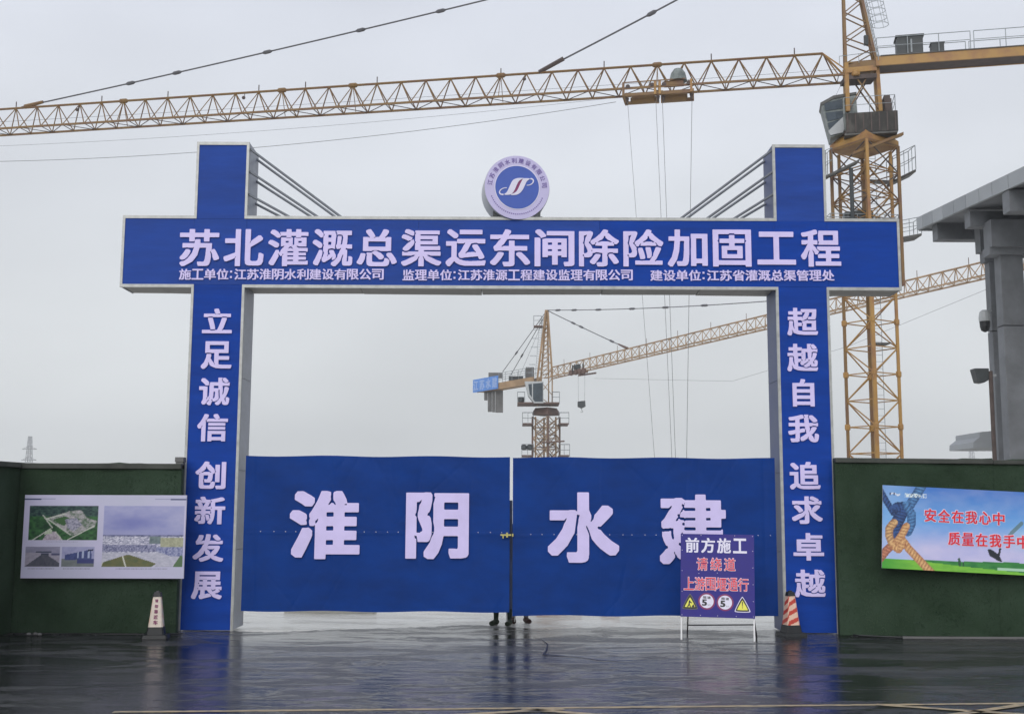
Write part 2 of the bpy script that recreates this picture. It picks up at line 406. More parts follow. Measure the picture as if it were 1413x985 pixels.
# asphalt road sheet up to the gateway, its ragged far edge lying just behind the gate line
edge = [(-60,17.2),(-12,17.0),(-6.4,16.9),(-4.0,16.25),(-3.62,16.22),(-3.3,16.12),(-2.9,16.28),(-2.4,16.52),(-2.0,16.62),(-1.55,16.78),(-1.1,17.0),(-.6,17.2),(-.1,17.0),(.25,16.8),(.55,16.68),(.9,16.85),(1.3,17.0),(1.7,17.02),(2.1,16.78),(2.5,16.7),(2.9,16.6),(3.3,16.62),(3.7,16.75),(4.2,17.0),(7,17.0),(12,17.0),(60,17.2)]
ed2 = []
for (xa, ya), (xb, yb) in zip(edge, edge[1:]):
    n = 8 if abs(xb-xa) < 2 else 1
    for i in range(n):
        t = i/n; ed2.append((xa+(xb-xa)*t, .08+ya+(yb-ya)*t + (random.uniform(-.06, .06) if n > 1 else 0)))
ed2.append(edge[-1])
rv = [(x, -50, 0) for x, y in ed2] + [(x, y, 0) for x, y in ed2]; k = len(ed2)
obj('road', MB().add(rv, [(i, i+1, k+i+1, k+i) for i in range(k-1)]), AM, kind='structure')
def stripe(a, b, wd, z):
    a, b = Vector((*a, 0)), Vector((*b, 0)); d = (b-a).normalized(); n = Vector((-d.y, d.x, 0))*wd/2
    K = max(2, int((b-a).length/.25)); vs = []
    for i in range(K+1):
        p = a+(b-a)*i/K; e1, e2 = random.uniform(-.012, .012), random.uniform(-.012, .012)
        vs += [(*(p+n*(1+e1*8))[:2], z), (*(p-n*(1+e2*8))[:2], z)]
    return MB().add(vs, [(2*i, 2*i+1, 2*i+3, 2*i+2) for i in range(K)])
for i, (a, b, wd, z) in enumerate([((-3.3, 9.93), (14, 11.35), .075, .004), ((-1.9, 9.3), (.45, 10.17), .09, .0085), ((.1, 10.15), (2.0, 9.35), .09, .0085),
                                   ((4.6, 10.55), (1.6, 8.6), .09, .0085), ((3.2, 10.45), (6.2, 9.2), .09, .0085)]):
    obj('painted_line', stripe(a, b, wd, z), M['line'], kind='structure')

M['crack'] = mat('sealed_crack', (.008, .009, .012), .35, .3, 20)
def gp(px, py):
    d = P(px, py, 10)-V(0, 0, EYE); return V(0, 0, EYE)+d*(-EYE/d.z)
ck = [gp(*q) for q in ((735, 878), (748, 883), (756, 889), (754, 897), (750, 903), (776, 905), (802, 907), (826, 911), (862, 913), (905, 912))]
cw = (.006, .012, .03, .04, .06, .03, .014, .035, .012, .004); cv = []
for q, w_ in zip(ck, cw): cv += [(q.x-.35*w_, q.y-w_, .004), (q.x+.35*w_, q.y+w_, .004)]
obj('crack', MB().add(cv, [(2*i, 2*i+2, 2*i+3, 2*i+1) for i in range(len(ck)-1)]), M['crack'], kind='structure')

# ------------------------------------------------------------------ gateway arch
Y0 = 16.30; DP = .60
arch = thing('gateway_arch', 'tall blue gateway with cross beam of white characters over the site entrance', 'gateway', (0, Y0+DP/2, 0))
XL0, XL1, XR0, XR1, ZT = -4.585, -3.825, 3.765, 4.525, 6.94
BX0, BX1, BZ0, BZ1 = -5.61, 5.565, 4.84, 5.80
TR = .045        # trim width
def trim(mb, x0, x1, z0, z1, y=Y0): mb.box(x0, x1, y-.004, y+.04, z0, z1)
def sheet(x0, x1, z0, z1, y, nx, nz, amp, seed, thick=.012):
    """slightly slack printed sheet on a frame, facing -Y"""
    rg = np.random.default_rng(seed); vs = []; fs = []
    ph = rg.uniform(0, 6.28, 8); fr_ = rg.uniform(.6, 2.6, 8); fz = rg.uniform(.4, 3.0, 8)
    for j in range(nz+1):
        for i in range(nx+1):
            x = x0+(x1-x0)*i/nx; z = z0+(z1-z0)*j/nz
            e_ = min(1, min(i, nx-i)/1.5)*min(1, min(j, nz-j)/1.5)
            d = sum(math.sin(x*fr_[q]*2.2+z*fz[q]*2.2+ph[q]) for q in range(8))/8
            vs.append((x, y+amp*d*e_, z))
    n = len(vs)
    for j in range(nz):
        for i in range(nx):
            a = j*(nx+1)+i; fs.append((a, a+1, a+nx+2, a+nx+1))
    mb = MB().add(vs, fs)
    mb.box(x0, x1, y+amp+.002, y+amp+thick+.002, z0, z1)
    return mb
def pillar(x0, x1, inner, seed):
    fr_ = MB()
    for xx0, xx1 in ((x0, x0+TR*.8), (x1-TR*.8, x1)):
        trim(fr_, xx0, xx1, 0, BZ0-TR); trim(fr_, xx0, xx1, BZ1+TR, ZT)
    trim(fr_, x0+TR*.8+.001, x1-TR*.8-.001, ZT-TR, ZT)
    fr_.box(x0+.02, x1-.02, Y0+.05, Y0+DP-.05, .01, .06)
    fr_.box(x0+.03, x1-.03, Y0+.05, Y0+DP-.02, ZT-.05, ZT-.01)
    for xx in (x0+.03, x1-.08):      # corner posts of the steel frame
        for yy in (Y0+.06, Y0+DP-.08): fr_.box(xx, xx+.05, yy, yy+.05, .06, ZT-.06)
    p = obj('pillar', fr_, M['trim'], arch)
    s1 = obj('banner_panel', sheet(x0+TR*.8, x1-TR*.8, .01, BZ0-.003, Y0+.006, 10, 60, .004, seed), M['banner'], p, smooth=False)
    s2 = obj('banner_panel', sheet(x0+TR*.8, x1-TR*.8, BZ1+.003, ZT-TR, Y0+.006, 10, 14, .004, seed+1), M['banner_top'], p)
    for z0, z1 in ((0.02, 1.1), (1.106, 2.2), (2.206, 3.5), (3.506, 4.83), (5.81, ZT-.01)):
        blue = (inner < 0) or z1 < 2.3
        for xs, sgn in ((x0, -1), (x1, 1)):
            inn = (sgn == inner)
            xa, xb = (xs-.002, xs+.02) if sgn < 0 else (xs-.02, xs+.002)
            obj('side_sheet', MB().box(xa, xb, Y0+.045, Y0+DP, z0, z1), M['side_blue'] if (inn and inner < 0) else M['side'], p)
        obj('back_sheet', MB().box(x0, x1, Y0+DP+.001, Y0+DP+.02, z0, z1), M['side'], p)
    return p
pl = pillar(XL0, XL1, 1, 11); pr = pillar(XR0, XR1, -1, 23)
bm_ = MB()
for xa, xb in ((BX0, XL0+TR*.8-.001), (XL1-TR*.8+.001, XR0+TR*.8-.001), (XR1-TR*.8+.001, BX1)):
    trim(bm_, xa, xb, BZ0-TR+.001, BZ0-.001); trim(bm_, xa, xb, BZ1+.001, BZ1+TR-.001)
trim(bm_, BX0, BX0+TR*.8, BZ0, BZ1); trim(bm_, BX1-TR*.8, BX1, BZ0, BZ1)
for zz in (BZ0+.04, BZ1-.09):
    for yy in (Y0+.08, Y0+DP-.1):
        for xa, xb in ((BX0+.03, XL0-.01), (XL1+.01, XR0-.01), (XR1+.01, BX1-.03)): bm_.box(xa, xb, yy, yy+.05, zz, zz+.05)
beam = obj('cross_beam', bm_, M['trim'], arch)
xs = [BX0+TR*.8, XL0, XL1, -1.35, 1.25, XR0, XR1, BX1-TR*.8]
for i in range(len(xs)-1):
    obj('banner_panel', sheet(xs[i]+(.0015 if i else 0), xs[i+1]-.0015, BZ0, BZ1, Y0+.006, max(4, int((xs[i+1]-xs[i])*8)), 10, .004, 40), M['banner_top'] if i < 4 else M['banner'], beam)
for xa, xb in ((BX0+.005, BX0+.55), (BX0+.556, XL0-.01), (XL1+.01, -2.2), (-2.19, -.45), (-.44, 1.3), (1.31, 2.7), (2.71, XR0-.01), (XR1+.01, 5.1), (5.106, BX1-.005)):
    sg = MB().frame((xa, Y0+.045, BZ0-.02+random.uniform(-.004, .004)), (xb-xa, 0, random.uniform(-.012, .012)), (0, DP-.045, 0), (0, 0, .015))
    obj('soffit_panel', sg, M['soffit'], beam)
    obj('top_sheet', MB().box(xa, xb, Y0+.045, Y0+DP, BZ1+.005, BZ1+.02), M['side'], beam)
    obj('back_sheet', MB().box(xa, xb, Y0+DP+.001, Y0+DP+.02, BZ0, BZ1), M['side'], beam)
obj('end_sheet', MB().box(BX0-.012, BX0+.004, Y0+.045, Y0+DP, BZ0-.03, BZ1+.03), M['side'], beam)
obj('end_sheet', MB().box(BX1-.004, BX1+.012, Y0+.045, Y0+DP, BZ0-.03, BZ1+.03), M['side'], beam)
# inclined tie bars between pillar heads and beam
for (px, py, ex) in ((346, 203, 472), (350, 234, 440), (350, 266, 401)):
    for dy in (.06, DP-.1):
        a = P(px, py, Y0); b = P(ex, 303, Y0)
        obj('tie_bar', MB().bar((XL1-.02, Y0+dy, a.z-(.02 if dy > .1 else 0)), (b.x, Y0+dy, BZ1+.03), .019, 8), M['tie_steel'], arch)
for (px, py, ex) in ((1062, 205, 938), (1062, 235, 974), (1062, 266, 1011)):
    for dy in (.06, DP-.1):
        a = P(px, py, Y0); b = P(ex, 304, Y0)
        obj('tie_bar', MB().bar((XR0+.02, Y0+dy, a.z-(.02 if dy > .1 else 0)), (b.x, Y0+dy, BZ1+.03), .019, 8), M['tie_steel'], arch)
front = Frame((0, Y0, 0), (1, 0, 0), (0, 0, 1), (0, -1, 0))
def px_rect(x0, y0, x1, y1, D=Y0):
    xc, yc = (x0+x1)/2, (y0+y1)/2
    return P(x0, yc, D).x, P(xc, y1, D).z, P(x1, yc, D).x, P(xc, y0, D).z
t1 = "苏北灌溉总渠运东闸除险加固工程"
for i, ch in enumerate(t1):
    xc = 275.5+61.2*i; yc = 342.5 + (xc-706)*.001
    wd = 55 if ch not in "工固" else 53
    u0, v0, u1, v1 = px_rect(xc-wd/2, yc-25.5, xc+wd/2, yc+25.5)
    if ch == '工': v0 += .03; v1 -= .03
    char(ch, front, u0, v0, u1, v1, beam, M['letter'], .025, .014, .0015)
def small_line(s, x0, x1, yc):
    wsum = sum(.42 if c == ':' else 1 for c in s); pit = (x1-x0)/wsum; x = x0
    for c in s:
        wd = pit*(.42 if c == ':' else 1)
        u0, v0, u1, v1 = px_rect(x+.4, yc-7.4, x+wd-.4, yc+7.4)
        if c == ':':
            d = (u1-u0); zc = (v0+v1)/2
            ps = [np.array([(u0+d*.2, zc+o), (u0+d*.2+.028, zc+o), (u0+d*.2+.028, zc+o+.028), (u0+d*.2, zc+o+.028)]) for o in (-.055, .025)]
            put_polys('character', ps, front, .008, .0015, M['letter'], beam)
        else: char(c, front, u0, v0, u1, v1, beam, M['letter'], .022, .008, .0015)
        x += wd
small_line("施工单位:江苏淮阴水利建设有限公司", 247, 530, 378.7)
small_line("监理单位:江苏淮源工程建设监理有限公司", 555, 873.5, 379.7)
small_line("建设单位:江苏省灌溉总渠管理处", 897, 1151.5, 380.3)
for s, pts in (("立足诚信创新发展", [(300,443),(299,490),(296,540),(293.5,590),(291,655.5),(290,704),(287.5,755.5),(285.5,807)]),
               ("超越自我追求卓越", [(1107,444),(1107,493.5),(1108.5,542),(1108.5,591),(1110.5,656),(1113.5,703.5),(1115.5,754),(1117.5,804.5)])):
    for ch, (cx, cy) in zip(s, pts):
        wd = {'自': 30, '立': 41}.get(ch, 42)
        u0, v0, u1, v1 = px_rect(cx-wd/2, cy-(17 if ch == '立' else 19), cx+wd/2, cy+(17 if ch == '立' else 19))
        char(ch, front, u0, v0, u1, v1, pl if cx < 700 else pr, M['letter'], .030, .012, .0015)

# ------------------------------------------------------------------ gate leaves
GY = Y0+.05
def leaf(x0, x1, z0, z1, seed, label, side, texts):
    t = thing('gate_leaf', label, 'gate', (x0 if side < 0 else x1, GY+.05, 0), 'two leaves of the blue site gate')
    f = MB()
    for xx in (x0+.02, x1-.07, (x0+x1)/2-.02): f.box(xx, xx+.05, GY+.03, GY+.08, z0+.02, z1-.02)
    for zz in (z0+.02, z1-.07, (z0+z1)/2): 
        f.box(x0+.075, (x0+x1)/2-.025, GY+.032, GY+.078, zz, zz+.05); f.box((x0+x1)/2+.035, x1-.075, GY+.032, GY+.078, zz, zz+.05)
    obj('frame', f, M['steel'], t)
    # slack tarpaulin with folds fanning from its corners
    rg = np.random.default_rng(seed); nx, nz = 190, 100; vs = []; fs = []
    rid = [(rg.uniform(x0, x1), z1 if rg.random() < .6 else z0, rg.uniform(-1.2, 1.2), rg.uniform(.012, .03), rg.uniform(.25, .8), rg.uniform(.5, 1.6)) for _ in range(22)]
    seams = [x0+(x1-x0)*k/3 for k in (1, 2)]
    fold = x0+.16 if side < 0 else x1-.16
    waves = [(rg.uniform(1.5, 6), rg.uniform(-5, 5), rg.uniform(0, 6.28), rg.uniform(.2, 1)) for _ in range(12)]
    for j in range(nz+1):
        for i in range(nx+1):
            x = x0+(x1-x0)*i/nx; z = z0+(z1-z0)*j/nz
            d = sum(a*math.sin(x*kx+z*kz+ph) for kx, kz, ph, a in waves)/6
            d += .9*math.exp(-((x-fold)/.02)**2)
            d += .5*math.sin((x*1.8+z*3.1)*3+seed)*math.exp(-((z-z1)/.5)**2)
            d += .7*math.exp(-((z-(z0+z1)/2)/.012)**2)*-.6
            for rx, rz, sl, rw, ra, rl in rid:
                dd_ = (x-rx-sl*(z-rz))/rw
                if abs(dd_) < 3: d += ra*math.exp(-dd_*dd_)*max(0, 1-abs(z-rz)/rl)*.8
            for sm in seams: d += (-.45 if x > sm else 0)*math.exp(-(x-sm)*9 if x > sm else 0)
            sag = .008*math.sin((x-x0)/(x1-x0)*math.pi*5+seed) if j in (0, nz) else 0
            e_ = min(1, i/5, (nx-i)/5); d = max(-1.2, min(1.2, d))
            vs.append((x, GY+.010+.010*d*e_, z+sag))
    for j in range(nz):
        for i in range(nx):
            a = j*(nx+1)+i; fs.append((a, a+1, a+nx+2, a+nx+1))
    mb = MB().add(vs, fs)
    mb.box(x0, x1, GY+.024, GY+.028, z0+.01, z1-.01)
    sh = obj('tarpaulin', mb, M['gate'], t, smooth=True)
    n = 22
    ey = MB()
    for i in range(n):
        x = x0+.25+(x1-x0-.35)*i/(n-1)+random.uniform(-.02, .02); ey.lathe((x, GY-.004, (z0+z1)/2+.02), [(.006, 0), (.006, .006)], 6, (0, -1, 0))
    obj('eyelets', ey, M['white_paint'], t, kind='stuff')
    gf = Frame((0, GY-.014, 0), (1, 0, 0), (0, 0, 1), (0, -1, 0))
    for ch, r_ in texts:
        u0, v0, u1, v1 = px_rect(*r_, D=GY)
        char(ch, gf, u0, v0, u1, v1, t, M['letter'], .038, .006, 0)
    return t
gl = leaf(-3.735, -.022, .265, 2.405, 3, 'left gate leaf with blue tarpaulin and the characters for the first half', -1, [('淮', (400, 677, 497, 771)), ('阴', (560, 679, 647, 771))])
gr = leaf(.020, 3.70, .222, 2.40, 5, 'right gate leaf with blue tarpaulin, partly behind the purple A-board', 1, [('水', (756, 679, 854, 776)), ('建', (910, 682, 1003, 778))])
gl['label'] = 'left leaf of the blue gate, nearest the pillar beside the photo board'
gr['label'] = 'right leaf of the blue gate, partly hidden behind the purple A-board'
obj('meeting_stile', MB().box(-.03, .016, GY+.083, GY+.10, .3, 1.80), M['stile'], gl)
lt = obj('latch', MB().box(-.15, -.0, GY-.045, GY-.03, 1.312, 1.332).box(-.07, -.045, GY-.05, GY-.005, 1.29, 1.355).box(-.12, -.105, GY-.05, GY-.005, 1.275, 1.33).box(.012, .03, GY-.04, GY-.0, 1.30, 1.34), M['brass'], gl)
for t_, x in ((gl, -.055), (gr, .055)):
    obj('drop_bolt', MB().bar((x, GY+.09, .13), (x, GY+.09, .55), .009, 8), M['steel'], t_)

# ------------------------------------------------------------------ round emblem sign on the beam
cF = P(713.5, 259, Y0-.02); cB = P(708.5, 270, Y0+.42)
ax = (cF-cB).normalized(); rF = 44.3/FPX*(Y0+.9)
dr = thing('round_emblem_sign', 'round lilac drum sign with blue emblem centre standing on the cross beam', 'sign', (cB.x, Y0+.3, BZ1+.02))
Ld = (cF-cB).length
obj('drum', MB().lathe(cB, [(rF*.97, 0), (rF, .02), (rF, Ld-.02), (rF*.985, Ld-.001)], 64, ax), M['drum_grey'], dr, smooth=False)
right = Vector((0, 0, 1)).cross(ax).normalized(); up = ax.cross(right).normalized()
ef = Frame(cF, right, up, ax)
def circ(r, n=72, a0=0, a1=2*math.pi, cx=0, cy=0): return np.array([(cx+r*math.cos(a0+(a1-a0)*i/n), cy+r*math.sin(a0+(a1-a0)*i/n)) for i in range(n)])
put_polys('face_disc', [circ(rF*.985)], ef, .006, .001, M['lilac_drum'], dr)
put_polys('emblem_disc', [circ(rF*.665)], ef, .004, .008, M['emblem_blue'], dr)
put_polys('rim_line', [circ(rF*.69), circ(rF*.668)[::-1]], ef, .003, .008, M['swhite'], dr)
EX = lambda pts: np.array([((x-575)/398*rF, (535-y)/398*rF) for x, y in pts])
def smooth_poly(p, it=2):
    for _ in range(it):
        q = np.empty((len(p)*2, 2)); nx_ = np.roll(p, -1, 0); q[0::2] = p*.75+nx_*.25; q[1::2] = p*.25+nx_*.75; p = q
    return p
put_polys('emblem_stroke', [smooth_poly(EX([(405,634),(480,634),(520,612),(548,560),(572,500),(598,450),(655,420),(650,418),(572,420),(520,448),(498,490),(475,545),(452,600)]))], ef, .006, .013, M['swhite'], dr)
put_polys('emblem_stroke', [smooth_poly(EX([(478,634),(560,634),(612,606),(645,560),(672,500),(692,450),(745,420),(655,419),(640,432),(612,490),(590,545),(560,600)]))], ef, .006, .0135, M['swhite'], dr)
def ribbon(pts, wds):
    p = np.array(pts, float); d = np.gradient(p, axis=0); n = np.column_stack([-d[:,1], d[:,0]]); n /= np.hypot(n[:,0], n[:,1])[:,None]
    wv = np.array(wds)[:,None]; return np.vstack([p+n*wv, (p-n*wv)[::-1]])
def bez(ps, n=16):
    out = []
    ps = np.array(ps, float)
    for t in np.linspace(0, 1, n):
        q = ps.copy()
        while len(q) > 1: q = q[:-1]*(1-t)+q[1:]*t
        out.append(q[0])
    return out
for cps in ([(735,424),(800,420),(775,505),(690,507)], [(410,630),(330,640),(350,550),(450,545)]):
    c_ = bez(cps); put_polys('emblem_loop', [EX(ribbon(c_, np.linspace(9, 4, len(c_))))], ef, .005, .0128, M['swhite'], dr)
put_polys('emblem_gap', [smooth_poly(EX([(492,628),(520,575),(560,480),(600,440),(655,420),(630,450),(590,545),(560,592)]), 1)], ef, .002, .0122, M['maroon'], dr)
ring = "江苏淮阴水利建设有限公司"
for i, ch in enumerate(ring):
    a = R(171-164*i/11); r_ = rF*.835; s_ = rF*.155
    u, v = r_*math.cos(a), r_*math.sin(a)
    char(ch, ef, u-s_/2, v-s_/2, u+s_/2, v+s_/2, dr, M['ring_text'], .02, .002, .008, rot=a-math.pi/2)
arcs = [np.vstack([circ(rF*.845, 6, R(a), R(a+3.0)), circ(rF*.81, 6, R(a), R(a+3.0))[::-1]]) for a in np.arange(200, 340, 4.4)]
put_polys('lower_arc_marks', arcs, ef, .001, .008, M['ring_text'], dr, kind='stuff')
for px in (682.5, 743.5):
    a = P(px, 296, Y0+.1)
    obj('bracket', MB().box(a.x-.022, a.x+.022, Y0+.02, Y0+.06, BZ1+.046, BZ1+.21).box(a.x-.05, a.x+.05, Y0+.065, Y0+.5, BZ1+.021, BZ1+.07), M['cabinet'], dr)
a0 = P(713, 300, Y0+.2)
obj('stand', MB().box(a0.x-.26, a0.x+.26, Y0+.12, Y0+.40, BZ1+.021, BZ1+.10), M['drum_grey'], dr)

# ------------------------------------------------------------------ turf covered walls
WY = 15.92
def turf_wall(segs, z1, label, seed, base):
    t = thing('turf_wall', label, 'wall', (base[0], base[1], 0), 'green turf covered site walls')
    rg = random.Random(seed); bl = MB(); bv = []; bf = []
    for (a, b, zt) in segs:
        a, b = Vector((*a, 0)), Vector((*b, 0)); L = (b-a).length; d = (b-a)/L; n = Vector((d.y, -d.x, 0))
        if n.dot(Vector((0, 0, 0))-a) < 0: n = -n
        k = max(1, round(L/2.0))
        for i in range(k):
            s0, s1 = L*i/k+.002, L*(i+1)/k-.002; off = rg.uniform(-.004, .008)
            nx, nz = 16, 16; vs = []; fs = []
            ph = [rg.uniform(0, 6) for _ in range(5)]
            for j in range(nz+1):
                for q in range(nx+1):
                    s_ = s0+(s1-s0)*q/nx; z = .01+(zt-.01)*j/nz
                    w_ = .012*math.sin(s_*3+ph[0]+z*1.3)+.007*math.sin(s_*7+ph[1])+.006*math.sin(z*6+ph[2]+s_)
                    ee = min(1, min(q, nx-q)/2)
                    zz = z + (.012*math.sin(s_*4+ph[3])+.006*math.sin(s_*17+ph[4]) if j == nz else 0)
                    vs.append(a+d*s_+n*(off+w_*ee)+V(0, 0, zz))
            for j in range(nz):
                for q in range(nx):
                    c = j*(nx+1)+q; fs.append((c, c+1, c+nx+2, c+nx+1))
            m_ = MB().add(vs, fs)
            m_.frame(a+d*s0-n*.12, d*(s1-s0), n*.10, V(0, 0, zt-.02))
            obj('turf_panel', m_, M['turf'], t)
            cp = MB().frame(a+d*s0-n*.14+V(0,0,zt-.06+rg.uniform(-.012,.012)), d*(s1-s0)+V(0,0,rg.uniform(-.02,.02)), n*.185, V(0, 0, .055+rg.uniform(0, .02)))
            obj('coping', cp, M['cap'], t, bevel=.008)
        cnt = int(L*zt*1500) if a.y > 15 else int(L*zt*500)
        for _ in range(cnt):
            s_ = rg.uniform(0, L); z = rg.uniform(.01, zt-.06); p = a+d*s_+n*(.012)+V(0, 0, z)
            tip = p+n*rg.uniform(.015, .035)+d*rg.uniform(-.015, .015)+V(0, 0, rg.uniform(-.03, .01)); w_ = .0035
            c = len(bv); bv += [tuple(p-d*w_), tuple(p+d*w_), tuple(tip)]; bf.append((c, c+1, c+2))
    obj('turf_blades', MB().add(bv, bf), M['blade'], t, kind='stuff')
    return t
turf_wall([((-4.505, WY), (-6.80, WY), 2.27), ((-6.72, WY+.08), (-6.72, 9.0), 2.27)], 2.27, 'dark green turf wall left of the gateway, behind the photo board', 5, (-5.6, WY))
turf_wall([((4.462, WY+.14), (13.0, WY-.3), 2.385)], 2.38, 'dark green turf wall right of the gateway, behind the blue safety banner', 9, (6.5, WY))
pc = P(247, 640, WY+.15)
post = thing('concrete_post', 'short grey concrete post top rising beside the left pillar above the wall', 'post', (pc.x, WY+.25, 0))
obj('shaft', MB().box(pc.x-.05, pc.x+.05, WY+.16, WY+.28, 0, 2.30), M['weight'], post)
obj('cap', MB().box(pc.x-.06, pc.x+.06, WY+.15, WY+.29, 2.302, 2.37), M['weight'], post, bevel=.006)
# loose hem and cable along the foot of the walls
tag(obj('cable', MB().poly([(-6.6, 15.72, .012), (-6.0, 15.75, .012), (-5.4, 15.70, .014), (-5.0, 15.74, .012), (-4.65, 15.72, .012), (-4.4, 15.9, .012)], .009, 6), M['black']), 'thin black cable lying on wet asphalt at the foot of the left turf wall', 'cable')
tag(obj('cable', MB().poly([(4.55, 16.15, .012), (4.7, 15.98, .012), (4.95, 15.85, .014), (5.2, 15.78, .012)], .012, 6), M['black']), 'short black cable lying at the right pillar foot', 'cable')
tag(obj('timber_strip', MB().box(5.2, 9.5, 15.72, 15.745, .002, .03), M['weight']), 'pale strip lying along the foot of the right turf wall', 'strip')
st = MB()
for i, (x, y) in enumerate([(-6.35, 15.62), (-6.28, 15.66), (-6.2, 15.6)]): st.lathe((x, y, .001), [(.02, 0), (.035, .012), (.028, .03), (.01, .038)], 7)
obj('gravel', st, M['weight'], kind='stuff')

# ------------------------------------------------------------------ printed boards (flat prints)
def board(name, label, cat, fr, W_, H_, paint, nx, nz, thick, group=None, tlean=0):
    t = thing(name, label, cat, fr.pt(W_/2, 0, -thick))
    b = MB(); a = fr.pt(0, 0, -thick); b.frame(a, fr.U*W_, fr.V*H_, fr.N*(thick-.001))
    obj('backing', b, M['white_paint'], t)
    vs = []; fs = []; cols = []
    for j in range(nz+1):
        for i in range(nx+1):
            u, v = i/nx, j/nz; vs.append(fr.pt(u*W_, v*H_, .001)); cols.append(paint(u, 1-v))
    for j in range(nz):
        for i in range(nx):
            c = j*(nx+1)+i; fs.append((c, c+1, c+nx+2, c+nx+1))
    me = MB().add(vs, fs).mesh('print', vcol_mat(name+'_print'), tuple(t.location))
    at_ = me.color_attributes.new('print', 'FLOAT_COLOR', 'POINT')
    at_.data.foreach_set('color', np.array([(*c, 1) for c in cols], dtype=np.float32).ravel())
    obj('print', me, None, t)
    return t
_ng = rng.random((64, 64))
def vn(x, y):
    xi, yi = int(math.floor(x)), int(math.floor(y)); fx, fy = x-xi, y-yi; fx = fx*fx*(3-2*fx); fy = fy*fy*(3-2*fy)
    g = lambda i, j: _ng[i % 64, j % 64]
    return (g(xi,yi)*(1-fx)+g(xi+1,yi)*fx)*(1-fy)+(g(xi,yi+1)*(1-fx)+g(xi+1,yi+1)*fx)*fy
def fb(x, y): return vn(x, y)*.5+vn(x*2.1+9, y*2.1+3)*.3+vn(x*4.3+5, y*4.3+8)*.2
def mixc(a, b, t): t = max(0, min(1, t)); return tuple(x+(y-x)*t for x, y in zip(a, b))
def seg(x, y, x0, y0, x1, y1):
    dx, dy = x1-x0, y1-y0; t = max(0, min(1, ((x-x0)*dx+(y-y0)*dy)/(dx*dx+dy*dy))); return math.hypot(x-x0-t*dx, y-y0-t*dy)
def inpoly(x, y, pts):
    c = False; n = len(pts)
    for i in range(n):
        (x0, y0), (x1, y1) = pts[i], pts[(i+1) % n]
        if (y0 > y) != (y1 > y) and x < x0+(y-y0)/(y1-y0)*(x1-x0): c = not c
    return c
KP = 1.45
def C(*c): return tuple(min(.9, x*KP) for x in lin(c))
